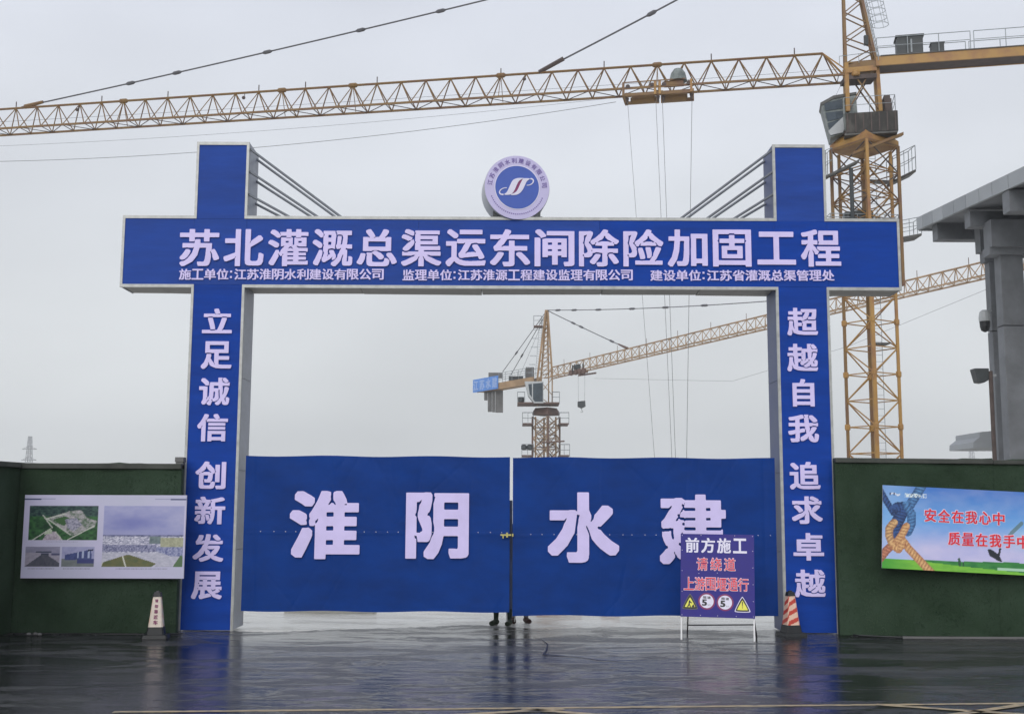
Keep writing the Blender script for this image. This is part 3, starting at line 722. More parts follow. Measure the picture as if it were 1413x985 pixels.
# coordinates below are those of the board's own print, 0..1354 across as drawn on a 940 x 475 sheet
def paint_left(u, v):
    x, y = 95+u*925, 92+v*472
    paper = mixc(C(160,162,180), C(176,170,198), fb(u*4, v*3))
    if 112 < y < 120 and (x < 190 or x > 928): return C(35,48,88)
    if 114 < y < 118 and (x < 270 or x > 840): return C(120,122,150)
    if 128 < x < 520 and 152 < y < 350:
        g = mixc(C(24,50,36), C(54,98,56), (fb(x/22, y/14)-.25)*1.8); 
        if y < 215: g = mixc(C(18,36,44), C(58,84,76), (fb(x/14, y/6)-.3)*2)
        if inpoly(x, y, [(225,225),(350,185),(420,178),(455,222),(515,240),(500,275),(400,315),(370,322)]): g = mixc(C(70,92,72), C(165,158,165), (fb(x/14, y/10)-.25)*2)
        if inpoly(x, y, [(262,232),(330,212),(360,226),(330,268),(300,258)]): g = C(52,84,50)
        if inpoly(x, y, [(330,232),(395,222),(430,262),(385,298),(350,282)]): g = mixc(C(70,72,90), C(170,168,185), fb(x/7, y/6)*1.3-.2)
        for s_ in ((205,208,255,272), (255,272,262,280), (280,302,320,348), (350,347,500,268), (225,225,365,318), (150,350,250,285), (225,228,330,200)):
            if seg(x, y, *s_) < 3.0: g = C(170,172,165)
        if inpoly(x, y, [(205,350),(240,300),(275,300),(318,350)]): g = mixc(C(95,88,100), C(190,178,190), fb(x/7, y/7))
        if inpoly(x, y, [(212,320),(235,290),(258,288),(262,310)]): g = mixc(C(120,140,110), C(185,190,175), fb(x/6, y/6))
        return g
    if 115 < x < 312 and 385 < y < 500:
        if y < 420+ (x-115)*.02: 
            if abs(y-416) < 4 and 175 < x < 262: return C(45,52,72)
            return mixc(C(105,105,125), C(135,132,155), fb(x/30, y/12))
        if inpoly(x, y, [(112,500),(205,432),(240,432),(312,478),(312,500)]): return mixc(C(52,55,70), C(85,85,96), fb(x/12, y/20))
        if y < 435 and 205 < x < 250: return C(50,58,75)
        if x > 262 and 425 < y < 436: return C(70,72,100)
        return mixc(C(120,115,130), C(150,145,160), fb(x/16, y/10))
    if 322 < x < 508 and 385 < y < 500:
        if abs(y-(406-(x-478)*.12)) < 4.5 and 470 < x < 502: return C(25,32,60)
        if inpoly(x, y, [(340,432),(490,400),(492,455),(340,462)]):
            return C(150,158,185) if (int((x-340)/11) % 3 == 0 and y < 450 and x > 410) else mixc(C(42,50,95), C(70,80,125), fb(x/9, y/9))
        if y > 455: return mixc(C(85,92,95), C(112,116,118), fb(x/22, y/8)) if not (x > 412 and y < 478) else C(55,60,105)
        return mixc(C(120,122,158), C(150,150,180), fb(x/20, y/15))
    if 552 < x < 1012 and 152 < y < 500:
        if y < 318:
            c = mixc(C(120,124,168), C(152,152,180), fb(x/70, y/35)); c = mixc(c, C(92,98,155), .75*math.exp(-(((x-720)/130)**2+((y-250)/45)**2)))
            return mixc(c, C(130,132,170), (y-285)/40)
        if y < 326: return mixc(C(55,62,95), C(130,130,160), fb(x/12, 3)*1.6-.4)
        if y > 498-70*(1-abs(x-700)/220) and x < 860 and y > 430 and inpoly(x, y, [(552,438),(640,436),(775,425),(862,482),(830,500),(552,500)]):
            if seg(x, y, 668,436,690,500) < 4 or seg(x, y, 565,442,552,490) < 3: return C(180,180,170)
            return mixc(C(66,82,58), C(104,98,62), fb(x/22, y/14))
        if inpoly(x, y, [(955,500),(1000,430),(1012,440),(1012,500)]): return C(74,98,68)
        if 375 < y < 412 and x < 860: return mixc(C(52,58,95), C(150,150,175), (fb(x/5, y/5)-.25)*1.8)
        if 385 < y < 440 and x >= 800 and y < 385+(x-780)*.33: return mixc(C(62,72,120), C(160,162,185), (fb(x/6, y/6)-.2)*1.5)
        if 820 < x < 880 and 325 < y < 368: return mixc(C(60,75,82), C(115,128,130), fb(x/9, y/9))
        if x > 880 and 335 < y < 385: return mixc(C(110,112,95), C(165,165,140), fb(x/10, y/8))
        if 925 < x < 948 and 388 < y < 402: return C(35,35,45)
        k = (fb(x/9, y/2.6)-.28)*2.2; return mixc(C(96,100,128), C(196,194,206), k) if y < 420 else mixc(C(130,132,150), C(186,184,196), fb(x/16, y/5))
    if (507 < y < 514 and (135 < x < 285 or 335 < x < 485 or 635 < x < 925)) or (355 < y < 361 and 230 < x < 410):
        return mixc(paper, C(95,95,115), .55 if int(x/3) % 2 else .15)
    return paper
bl_, br_, tl_ = P(29, 797.5, WY-.10), P(254, 798.5, WY-.06), P(33, 682.5, WY-.10)
tr_ = P(258.5, 682, WY-.06)
U_ = (br_-bl_); V_ = V(0, 0, 1); Nn = V(0, -1, 0)
blx = (bl_.x+tl_.x)/2
fL = Frame((blx, WY-.09, bl_.z), (1, 0, .002), (0, 0, 1), (0, -1, 0))
board('photo_board', 'white notice board with four aerial project pictures on the left turf wall', 'notice board', fL, (br_.x+tr_.x)/2-blx, tl_.z-bl_.z, paint_left, 250, 126, .025)

_b0, _b1, _d0, _d1 = C(14,34,74), C(84,132,180), C(8,16,40), C(52,84,138)
_o0, _o1, _p0, _p1 = C(128,66,48), C(226,170,118), C(96,52,48), C(190,128,100)
ROPES = [([(-25,40),(40,150),(95,235)], 27, _d0, _d1), ([(345,-20),(290,75),(235,165)], 40, _b0, _b1),
         ([(95,510),(40,560),(-20,640)], 34, _p0, _p1), ([(130,195),(190,185),(150,270),(120,330),(118,410)], 52, _d0, _d1),
         ([(100,320),(62,370),(58,430),(92,520)], 34, _p0, _o1), ([(205,165),(252,235),(250,330),(222,395)], 36, _b0, _b1),
         ([(165,455),(235,545),(300,610),(425,735)], 34, _o0, _o1), ([(208,345),(170,420),(110,510)], 31, _o0, _o1), ([(95,520),(140,548),(178,500)], 33, _o0, _o1)]
def paint_right(u, v):
    x, y = u*2400, v*715       # picture space: 1200 covers the part in view
    c = mixc(C(38,92,168), C(70,140,200), y/300) if y < 300 else mixc(C(70,140,200), C(178,172,205), (y-300)/230)
    c = mixc(c, C(120,170,210), .5*math.exp(-((x-100)/170)**2)); c = mixc(c, C(170,205,215), .5*math.exp(-(((x-1250)/130)**2+((y-400)/90)**2)))
    c = mixc(c, mixc(C(60,120,190), C(190,190,215), fb(x/160, y/90)), .25)
    h2 = 640-38*math.exp(-((x-1150)/420)**2)-10*math.sin(x/260)
    if y > h2: c = mixc(C(30,96,52), C(60,130,60), fb(x/60, y/20))
    h1 = 655 - 25*math.exp(-((x-120)/300)**2) + max(0, x-500)*.055
    if y > h1: c = mixc(C(88,150,52), C(120,178,60), fb(x/70, y/16)); c = mixc(c, C(60,140,50), max(0, (300-x)/300))
    if seg(x, y, 662, 605, 668, 655) < 11 or (abs(x-698) < 5 and 625 < y < 665): c = C(38,72,52)
    if inpoly(x, y, [(905,510),(935,505),(1000,545),(1035,610),(1000,605),(955,580),(925,565)]) or seg(x, y, 1015, 500, 1000, 570) < 9: c = C(28,34,42)
    if seg(x, y, 1100, 375, 1200, 270) < 16: c = mixc(c, C(82,105,100), .8)
    if 990 < x < 1500 and 658 < y < 682: c = C(150,185,160)
    for path, wd, ca, cb in ROPES:
        acc = 0; best = None
        for (x0, y0), (x1, y1) in zip(path, path[1:]):
            dx, dy = x1-x0, y1-y0; L_ = math.hypot(dx, dy); t = max(0, min(1, ((x-x0)*dx+(y-y0)*dy)/L_**2))
            ds = math.hypot(x-x0-t*dx, y-y0-t*dy)
            if best is None or ds < best[0]: best = (ds, acc+t*L_, ((x-x0)*dy-(y-y0)*dx)/L_)
            acc += L_
        if best[0] < wd:
            q = best[2]/wd; tw = .5+.5*math.sin(best[1]*.22+q*2.6); rim = 1-.75*q*q
            k = max(0, min(1, tw*.55+(fb(x/5, y/5)-.3)*1.1))
            c = mixc(ca, cb, k*rim+.1)
    if 70 < x < 150 and abs(y-72+8*math.sin(x/12)) < 7: c = mixc(c, C(225,232,238), .8)
    if (95 < x < 104 or 62 < x < 74) and 62 < y < 84: c = C(25,50,90)
    if 190 < x < 380 and 60 < y < 92 and fb(x/6, y/7) > .5: c = C(196,214,232)
    return c
tlr, blr, trr = P(1218, 669, WY-.12), P(1220.5, 784, WY-.12), P(1413, 678, WY-.16)
dirx = (P(1413, 679, WY-.12)-tlr).normalized(); dirx.y = -.012; dirx.normalize()
upv = V(-dirx.z, 0, dirx.x).normalized(); Hb = (tlr-blr).length*.995; Wb = (trr-tlr).length/1200*2400*.985
fR = Frame(tlr-upv*Hb, dirx, upv, dirx.cross(upv))
bd = board('safety_banner', 'sky blue safety banner with a knotted rope on the right turf wall', 'banner', fR, Wb, Hb, paint_right, 420, 125, .012)
Sx = Wb/2400; Sy = Hb/715
def banner_text(s, x0, x1, y0, y1):
    pit = (x1-x0)/len(s)
    for i, ch in enumerate(s):
        a = (x0+pit*i+pit*.07)*Sx; b_ = (x0+pit*(i+1)-pit*.07)*Sx
        outline_char(ch, fR, a, Hb-y1*Sy, b_, Hb-y0*Sy, bd, M['letter_red'], M['swhite'] if y0 < 300 else M['pink'], .022, 5*Sx)
banner_text("安全在我心中", 355, 1062, 186, 296)
banner_text("质量在我手中", 560, 1270, 376, 486)

# ------------------------------------------------------------------ purple A-board
pBL, pBR = P(939, 850, 15.52), P(1042.5, 853.5, 15.32)
pTL, pTR = P(942.9, 736.5, 15.68), P(1043.4, 737.7, 15.48)
Uu = ((pBR-pBL)+(pTR-pTL)).normalized(); Vu = ((pTL-pBL)+(pTR-pBR)).normalized(); Vu = (Vu-Uu*Uu.dot(Vu)).normalized(); Nu = Uu.cross(Vu)
Wd = ((pBR-pBL).length+(pTR-pTL).length)/2; Hd = ((pTL-pBL).length+(pTR-pBR).length)/2
fA = Frame(pBL, Uu, Vu, Nu)
ab = thing('roadwork_sign', 'purple A-board with construction detour notice standing before the right gate leaf', 'sign', (2.7, 15.55, 0))
obj('panel', MB().frame(fA.pt(0, 0, -.012), Uu*Wd, Vu*Hd, Nu*.012), M['sign_purple'], ab)
grd = lambda u: fA.pt(u, 0, -.022) - Vu*((fA.pt(u, 0, -.022).z)/Vu.z)
for u in (.012, Wd-.012):
    g0 = grd(u); obj('front_leg', MB().bar(g0+V(0,0,.001), fA.pt(u, Hd, -.022), .0135, 4), M['white_paint'], ab)
yb = .62
backs = []
for u in (.10, Wd+.02):
    tp = fA.pt(.13 if u < .5 else Wd-.15, Hd*.93, -.05); bt = P(948 if u < .5 else 1039, 876 if u < .5 else 882.5, 16.0); bt.z = 0.001
    bt.y = 15.98 if u < .5 else 15.75
    backs.append((bt, tp)); obj('back_leg', MB().bar(bt, tp, .011, 4), M['sblack'], ab)
ml = lambda i, t: backs[i][0]+(backs[i][1]-backs[i][0])*t
obj('cross_bar', MB().bar(ml(0, .11), ml(1, .135), .011, 4), M['sblack'], ab)
obj('top_bar', MB().bar(fA.pt(0.03, Hd*.97, -.04), fA.pt(Wd-.03, Hd*.97, -.04), .011, 4), M['sblack'], ab)
obj('front_bar', MB().bar(fA.pt(0.03, .02, -.026), fA.pt(Wd-.03, .02, -.026), .010, 4), M['white_paint'], ab)
sx = Wd/555; sy = Hd/635     # print laid out on a 555 x 635 grid, y down
def A_char(ch, x0, y0, x1, y1, m, bold, out=None):
    if out: outline_char(ch, fA, x0*sx, Hd-y1*sy, x1*sx, Hd-y0*sy, ab, m, out, bold, 4*sx)
    else: char(ch, fA, x0*sx, Hd-y1*sy, x1*sx, Hd-y0*sy, ab, m, bold, .002, .001)
for i, ch in enumerate("前方施工"): A_char(ch, 37+120*i, 30, 37+120*i+104, 145, M['swhite'], .028)
for i, ch in enumerate("请绕道"): A_char(ch, 124+104*i, 185, 124+104*i+80, 279, M['letter_red'], .0, M['pink'])
for i, ch in enumerate("上游围堰通行"): A_char(ch, 27+81.5*i, 336, 27+81.5*i+74, 432, M['letter_red'], .0, M['pink'])
def shape(name, pts, m, lift): put_polys(name, [np.array([(x*sx, Hd-y*sy) for x, y in pts])], fA, .001, lift, m, ab)
def rnd_tri(cx, top, bot, hw, r): return smooth_poly(np.array([(cx-r*.5, top), (cx+r*.5, top), (cx+hw, bot-r), (cx+hw-r*.6, bot), (cx-hw+r*.6, bot), (cx-hw, bot-r)]), 2)
for cx, o in ((72, 0), (463, 12)):
    shape('triangle_edge', rnd_tri(cx, 462+o, 580+o, 61, 12), M['swhite'] if o else M['weight'], .001)
    shape('triangle_border', rnd_tri(cx, 470+o, 574+o, 53, 9), M['sblack'], .0025)
    shape('triangle_face', rnd_tri(cx, 490+o, 563+o, 40, 5), M['yellow'], .004)
shape('pictogram', [(64,512),(72,510),(76,520),(88,530),(84,534),(72,528),(70,540),(80,562),(73,563),(66,548),(56,563),(50,560),(60,540)], M['sblack'], .0055)
shape('pictogram', [(84,562),(90,548),(100,540),(106,562)], M['sblack'], .0055)
shape('exclamation', [(459,512),(467,512),(465,548),(461,548)], M['sblack'], .0055); shape('exclamation', [(460,553),(466,553),(466,560),(460,560)], M['sblack'], .0055)
for cx, cy, ed_ in ((197, 515, M['sign_purple']), (334, 521, M['maroon'])):
    shape('circle_edge', [(cx+64*math.cos(a), cy+64*math.sin(a)) for a in np.linspace(0, 6.283, 40, endpoint=False)], ed_ if ed_ is M['maroon'] else M['maroon'], .001)
    shape('circle_face', [(cx+52*math.cos(a), cy+52*math.sin(a)) for a in np.linspace(0, 6.283, 40, endpoint=False)], M['swhite'], .0025)
    char('5', fA, (cx-36)*sx, Hd-(cy+34)*sy, (cx+2)*sx, Hd-(cy-14)*sy, ab, M['sblack'], .04, .001, .004)
    for k_, ch in enumerate("限速"): char(ch, fA, (cx-27+31*k_)*sx, Hd-(cy-18)*sy, (cx-1+31*k_)*sx, Hd-(cy-38)*sy, ab, M['sblack'], .02, .001, .004)
    for k_, ch in enumerate("km"): char(ch, fA, (cx+8+11*k_)*sx, Hd-(cy+34)*sy, (cx+18+11*k_)*sx, Hd-(cy+(22 if k_ else 18))*sy, ab, M['steel'], 0, .001, .004)
riv = MB()
for u, v in [(.02, .02), (.5, .02), (.98, .02), (.27, .02), (.75, .02), (.02, .98), (.28, .985), (.74, .985), (.98, .98), (.98, .2), (.98, .4), (.98, .6), (.98, .8), (.02, .3), (.02, .55), (.02, .8), (.25, .52), (.5, .53)]:
    riv.lathe(fA.pt(u*Wd, v*Hd, .0005), [(.005, 0), (.004, .003)], 8, Nu)
obj('rivets', riv, M['white_paint'], ab, kind='stuff')

# ------------------------------------------------------------------ square traffic cones
def cone(base, h, label, yaw, stripes, text=None):
    t = thing('traffic_cone', label, 'traffic cone', base, 'square traffic cones at the gateway')
    b = Vector(base)
    def sq(hw, z, c=.18):
        pts = []
        for k_ in range(4):
            a = math.pi/2*k_+yaw
            for s_ in (-1, 1):
                x, y = hw, s_*hw*(1-c)
                pts.append(b+V(x*math.cos(a)-y*math.sin(a), x*math.sin(a)+y*math.cos(a), z))
        return pts
    def tube(z0, z1, w0, w1, name, m, c=.18, top=True):
        vs = sq(w0, z0, c)+sq(w1, z1, c); fs = [(i, (i+1) % 8, 8+(i+1) % 8, 8+i) for i in range(8)]+[tuple(range(7, -1, -1)), tuple(range(8, 16))]
        return obj(name, MB().add(vs, fs), m, t)
    H_ = h; k = .235
    wat = lambda z: .108-.066*(z/H_)
    tube(.001, .045, .165, .155, 'base_plate', M['black'], .1)
    tube(.046, H_*.24, wat(.05)+.012, wat(H_*.24)+.006, 'lower_body', M['black'])
    tube(H_*.88, H_*.97, wat(H_*.88)+.006, wat(H_*.97), 'top_band', M['black'])
    tube(H_*.971, H_, .024, .018, 'handle', M['black'])
    nh = 60; vs = []; fs = []; ms = []
    nr = 48
    for j in range(nh+1):
        z = H_*.24+(H_*.64)*j/nh; ring_ = sq(wat(z), z)
        for i in range(nr):
            q = i/nr*8; a_ = ring_[int(q) % 8]; b2 = ring_[(int(q)+1) % 8]; vs.append(a_+(b2-a_)*(q-int(q)))
    m_ = MB()
    for j in range(nh):
        for i in range(nr):
            f = (j*nr+i, j*nr+(i+1) % nr, (j+1)*nr+(i+1) % nr, (j+1)*nr+i)
            side = ((i/nr*8) // 2) % 4
            if stripes: w_ = 1 if ((j/nh*3.1 - (i/(nr/4) % 1)*.9) % 1) < .45 else 0
            else: w_ = 0 if side == text[1] else (1 if ((j/nh*3.1+(i/(nr/4) % 1)*.9) % 1) < .4 else 0)
            m_.m.append(w_); m_.f.append(f)
    m_.v = [tuple(x) for x in vs]
    obj('sleeve', m_, [M['cone_peach'] if stripes else M['cone_white'], M['cone_red'] if stripes else M['cone_peach']], t)
    if text:
        face_a = math.pi/2*text[1]+yaw; n_ = V(math.cos(face_a), math.sin(face_a), 0); slope = .066/H_
        r_ = V(-math.sin(face_a), math.cos(face_a), 0); up_ = (V(0, 0, 1)-n_*slope).normalized(); nn = r_.cross(up_)
        o_ = b+n_*(wat(0)); f_ = Frame(o_, r_, up_, nn)
        for i, ch in enumerate(text[0]):
            z = H_*(.80-.115*i); s_ = .020+.0022*i
            char(ch, f_, -s_, z-s_, s_, z+s_, t, M['maroon'], .03, .002, .002)
    return t
cone((-4.62, 15.44, 0), .60, 'white sleeved traffic cone with red characters by the left turf wall', R(-82), False, ("请勿靠近车", 0))
cone((3.80, 16.06, 0), .60, 'red and white striped traffic cone at the foot of the right pillar', R(-76), True)

# ------------------------------------------------------------------ tower cranes
def perp(u): return Vector((u.y, -u.x, 0)).normalized()
def bars(name, lst, r, m, parent, n=5):
    for a, b in lst: obj(name, MB().bar(a, b, r, n), m, parent)
def joined(name, lst, r, m, parent, n=5, kind='stuff'):
    mb = MB()
    for a, b in lst: mb.bar(a, b, r, n)
    return obj(name, mb, m, parent, kind)
def jib_truss(A, B, wid, hgt, bay, wv):
    L = (B-A).length; n = round(L/bay); d = (B-A)/n
    near = [A+d*i+wv*wid/2 for i in range(n+1)]; far = [A+d*i-wv*wid/2 for i in range(n+1)]
    top = [A+d*(i+.5)+V(0, 0, hgt) for i in range(n)]
    side = []; low = []
    for i in range(n):
        side += [(near[i], top[i]), (top[i], near[i+1]), (far[i], top[i]), (top[i], far[i+1])]
        low += [(near[i], far[i+1])] if i % 2 else [(far[i], near[i+1])]
        low.append((near[i], far[i]))
    return near, far, top, side, low
def railing(pts, h, parent, r=.016, mid=True, post_every=1.0, name='railing', m=None):
    mb = MB()
    for a, b in zip(pts, pts[1:]):
        mb.bar(a+V(0,0,h), b+V(0,0,h), r, 5)
        if mid: mb.bar(a+V(0,0,h*.52), b+V(0,0,h*.52), r*.8, 5)
        k_ = max(1, round((b-a).length/post_every))
        for i in range(k_+1): p = a+(b-a)*i/k_; mb.bar(p, p+V(0,0,h), r, 5)
    return obj(name, mb, m or M['rail'], parent)
def cable(name, a, b, r, m, parent, sag=0, n=14, bulges=(), br=.1, bl=.35):
    pts = [a+(b-a)*i/n+V(0,0,-sag*4*(i/n)*(1-i/n)) for i in range(n+1)]
    mb = MB().poly(pts, r, 6)
    for t in bulges:
        p = a+(b-a)*t+V(0,0,-sag*4*t*(1-t)); d = (b-a).normalized()
        mb.lathe(p-d*bl/2, [(r, 0), (br, bl*.25), (br, bl*.75), (r, bl)], 8, d)
    return obj(name, mb, m, parent)

# ---- near crane
C1 = Vector((15.95, 51, 0))
k1 = thing('tower_crane', 'near yellow tower crane with long lattice jib, mast behind the right pillar', 'tower crane', C1)
u1 = Vector((-.978, .208, 0)).normalized(); w1 = Vector((-.208, -.978, 0)).normalized()
CR = 1.12
ang = math.atan2(-1.09, -.25)
def corners(R_, c=C1, a0=ang): return [c+V(R_*math.cos(a0+i*math.pi/2), R_*math.sin(a0+i*math.pi/2), 0) for i in range(4)]
zt = P(1190, 212, 51).z
cs_ = corners(CR)
mast = obj('mast', MB().lathe(C1, [(1.9, 0), (1.9, .5)], 4), M['weight'], k1)
for i, c in enumerate(cs_):
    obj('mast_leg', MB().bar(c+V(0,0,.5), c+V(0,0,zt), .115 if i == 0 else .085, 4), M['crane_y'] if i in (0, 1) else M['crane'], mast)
bayh = 1.16; nb_ = int((zt-.5)/bayh); zb = zt-nb_*bayh
off_ = (P(1205, 517, 51).z - zb) % bayh; 
levels = [zb-bayh+off_+i*bayh for i in range(nb_+2) if .5 < zb-bayh+off_+i*bayh < zt]
for li, z in enumerate(levels):
    for i in range(4):
        a, b = cs_[i], cs_[(i+1) % 4]
        obj('mast_brace', MB().bar(a+V(0,0,z), b+V(0,0,z), .032, 4), M['crane_y'], mast)
        if li+1 < len(levels):
            z2 = levels[li+1]
            if (li+i) % 2: a, b = b, a
            obj('mast_brace', MB().bar(a+V(0,0,z), b+V(0,0,z2), .032, 4), M['crane_y'], mast)
    if li % 2 == 0:
        for c in cs_: obj('leg_joint', MB().lathe(c+V(0,0,z-.13), [(.10, 0), (.125, .04), (.125, .22), (.10, .26)], 6), M['crane_y'], mast)
# ladder inside the mast
lc = C1+V(.35, .2, 0); lad = MB()
for s_ in (-.2, .2): lad.bar(lc+V(s_, 0, 1), lc+V(s_, 0, zt), .014, 4)
z = 1.0
while z < zt: lad.bar(lc+V(-.2, 0, z), lc+V(.2, 0, z), .011, 4); z += .3
obj('ladder', lad, M['rail'], mast)
for z in (P(1205, 475, 51).z, P(1205, 400, 51).z): obj('rest_platform', MB().box(C1.x+.0, C1.x+.8, C1.y-.3, C1.y+.5, z, z+.04), M['grating'], mast)
# climbing frame round the top of the mast
zc0 = P(1195, 395, 51).z; zc1 = P(1195, 205, 51).z; cc = corners(1.46)
cage = obj('climbing_frame', MB().poly([c+V(0,0,zc1) for c in cc], .06, 4, True), M['crane'], k1)
obj('lower_ring', MB().poly([c+V(0,0,zc0) for c in cc], .06, 4, True), M['crane'], cage)
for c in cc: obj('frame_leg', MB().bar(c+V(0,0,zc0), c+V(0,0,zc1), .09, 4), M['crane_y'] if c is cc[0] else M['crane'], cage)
nl = 5
for j in range(nl):
    za, zb_ = zc0+(zc1-zc0)*j/nl, zc0+(zc1-zc0)*(j+1)/nl
    for i in range(4):
        a, b = cc[i], cc[(i+1) % 4]
        if (i+j) % 2: a, b = b, a
        obj('frame_brace', MB().bar(a+V(0,0,za), b+V(0,0,zb_), .034, 4), M['crane'], cage)
        obj('frame_brace', MB().bar(b+V(0,0,za), a+V(0,0,zb_), .03, 4), M['crane_dark'], cage)
        obj('frame_brace', MB().bar(a+V(0,0,zb_), b+V(0,0,zb_), .03, 4), M['crane'], cage)
obj('hydraulic_cylinder', MB().bar(C1+V(-.9, -.9, zc0+2.2), C1+V(-.9, -.9, zc1-1.2), .09, 8).box(C1.x-1.5, C1.x-.3, C1.y-1.6, C1.y-.9, zc0+2.0, zc0+2.35), M['cabinet'], k1)
def ring_platform(z, ri, ro, c, a0, parent, th=.07, hr=1.0):
    a, b = corners(ri, c, a0), corners(ro, c, a0)
    for i in range(4):
        q = [a[i], b[i], b[(i+1) % 4], a[(i+1) % 4]]
        obj('platform_deck', MB().prism([p+V(0,0,z) for p in q], (0, 0, th)), M['grating'], parent)
    railing([p+V(0,0,z+th) for p in b+[b[0]]], hr, parent, .017, True, 1.0)
def basket(a, b, dep, h, th=.07, name='platform_deck'):
    n_ = V(0, dep, 0)
    obj(name, MB().prism([a, b, b+n_, a+n_], (0, 0, th)), M['grating'], k1)
    if h: railing([q+V(0, 0, th) for q in (a, b, b+n_, a+n_, a)], h, k1, .017, True, .6)
basket(P(1140, 245, 50.7), P(1186, 223, 49.6), .55, 0, .10); basket(P(1140, 244, 50.9), P(1149, 240, 50.8), .8, 1.15)
basket(P(1195, 249, 52.6), P(1232, 251, 52.4), .5, 0, .06); basket(P(1233, 252, 51.6), P(1264, 237, 50.6), .9, 1.1, .12)
basket(P(1239, 331, 50.8), P(1272, 325, 50.3), 1.0, .75, .10); basket(P(1146, 306, 50.2), P(1240, 308, 50.0), .6, .32, .06)
basket(P(1142, 345, 51.2), P(1150, 342, 51.0), .7, .0, .06)
obj('hydraulic_pump', MB().box(P(1180,305,50.3).x, P(1205,305,50.3).x, 50.25, 50.6, P(1190,306,50.3).z, P(1190,291,50.3).z).lathe(P(1170, 304, 50.4), [(.2, 0), (.22, .1), (.22, .3), (.1, .38)], 12), M['cabinet'], k1)
obj('swing_beam', MB().frame(P(1178, 213, 49.6), P(1247, 186, 49.9)-P(1178, 213, 49.6), (0, .25, 0), (0, 0, .13)), M['crane'], k1)
# slewing unit
zs0 = P(1190, 207, 51).z; zs1 = P(1192, 188, 51).z
cl, cu_ = corners(1.5), corners(1.08)
mid = corners(1.5)
mbs = MB(); pts_ = [p+V(0,0,zs0) for p in cl]+[p+V(0,0,zs0+(zs1-zs0)*.45) for p in mid]+[p+V(0,0,zs1) for p in cu_]
mbs.add(pts_, [(0,3,2,1)]+[(i, (i+1) % 4, 4+(i+1) % 4, 4+i) for i in range(4)]+[(4+i, 4+(i+1) % 4, 8+(i+1) % 4, 8+i) for i in range(4)]+[(8,9,10,11)])
obj('turntable', mbs, M['crane_y'], k1)
obj('slewing_ring', MB().lathe(C1+V(0,0,zs1), [(1.0, 0), (1.0, .14)], 28), M['crane_dark'], k1)
# slewing platform with solid kick plates
zp = P(1197, 186, 50).z; cP = P(1197, 168, 51); cP = Vector((cP.x, 51, 0))
def uw(u, w_, z, c=cP): return c+u1*u+w1*w_+V(0, 0, z)
plat = obj('slewing_platform', MB().frame(uw(-1.15, -1.15, zp), u1*2.25, w1*2.3, V(0,0,.09)), M['grating'], k1)
ztop = P(1200, 154, 49.8).z
for o_, U2, W2 in ((uw(-1.15, 1.15, zp+.092), u1*2.2, w1*.03), (uw(-1.19, -1.12, zp+.092), u1*.035, w1*2.26)):
    obj('side_plate', MB().frame(o_, U2, W2, V(0,0,ztop-zp-.1)), M['plate'], k1)
obj('end_plate', MB().prism([P(1225, 183, 50.4), P(1233, 183, 50.4), P(1228, 131, 50.4), P(1220, 131, 50.4)], V(.15, .9, 0)), M['crane_dark'], k1)
for i in range(7):
    obj('plate_rib', MB().frame(uw(-1.1+.34*i, 1.183, zp+.1), u1*.05, w1*.03, V(0,0,ztop-zp-.14)), M['crane_dark'], k1)
railing([uw(1.1, 1.1, ztop), uw(-1.1, 1.1, ztop), uw(-1.1, -1.1, ztop), uw(1.1, -1.1, ztop)], .75, k1)
obj('slewing_motor', MB().lathe(uw(-.3, .7, zp+.1), [(.18, 0), (.18, .5), (.12, .52), (.12, .95), (.05, 1.0)], 14).lathe(uw(.35, .8, zp+.1), [(.14, 0), (.14, .4), (.1, .7)], 12), M['cabinet'], k1)
obj('control_box', MB().box(P(1221,160,50.6).x, P(1230,160,50.6).x, 50.5, 50.8, P(1225,160,50.6).z, P(1225,137,50.6).z), M['crane_dark'], k1)
# driver's cab: leaning prism, open glazing
cd = 50.75
cab = obj('cab', MB().prism([P(x, y, cd) for x, y in ((1133, 142), (1150, 133), (1181, 128), (1184, 166), (1164, 184), (1146, 190))], w1*-1.2), M['cabgrey'], k1)
obj('cab_window', MB().prism([P(x, y, cd-.02) for x, y in ((1137, 143), (1162, 137), (1163, 150), (1139, 153))], w1*.012), M['glass'], cab)
obj('cab_window', MB().prism([P(x, y, cd-.02) for x, y in ((1139, 156), (1163, 153), (1163, 163), (1142, 168))], w1*.012), M['glass'], cab)
obj('cab_window', MB().prism([P(x, y, cd-.02) for x, y in ((1142, 170), (1160, 165), (1152, 174), (1144, 180))], w1*.012), M['glass'], cab)
obj('cab_door', MB().prism([P(x, y, cd-.02) for x, y in ((1166, 135), (1179, 132), (1181, 160), (1167, 164))], w1*.02), M['cabgrey'], cab)
obj('cab_panel', MB().prism([P(x, y, cd-.05) for x, y in ((1143, 181), (1163, 162), (1165, 178), (1163, 183), (1146, 187))], w1*.02), M['cabwhite'], cab)
obj('cab_roof', MB().prism([P(x, y, cd-.05) for x, y in ((1132, 142), (1150, 132), (1182, 127), (1182, 130), (1151, 136), (1134, 145))], w1*-1.3), M['grating'], cab)
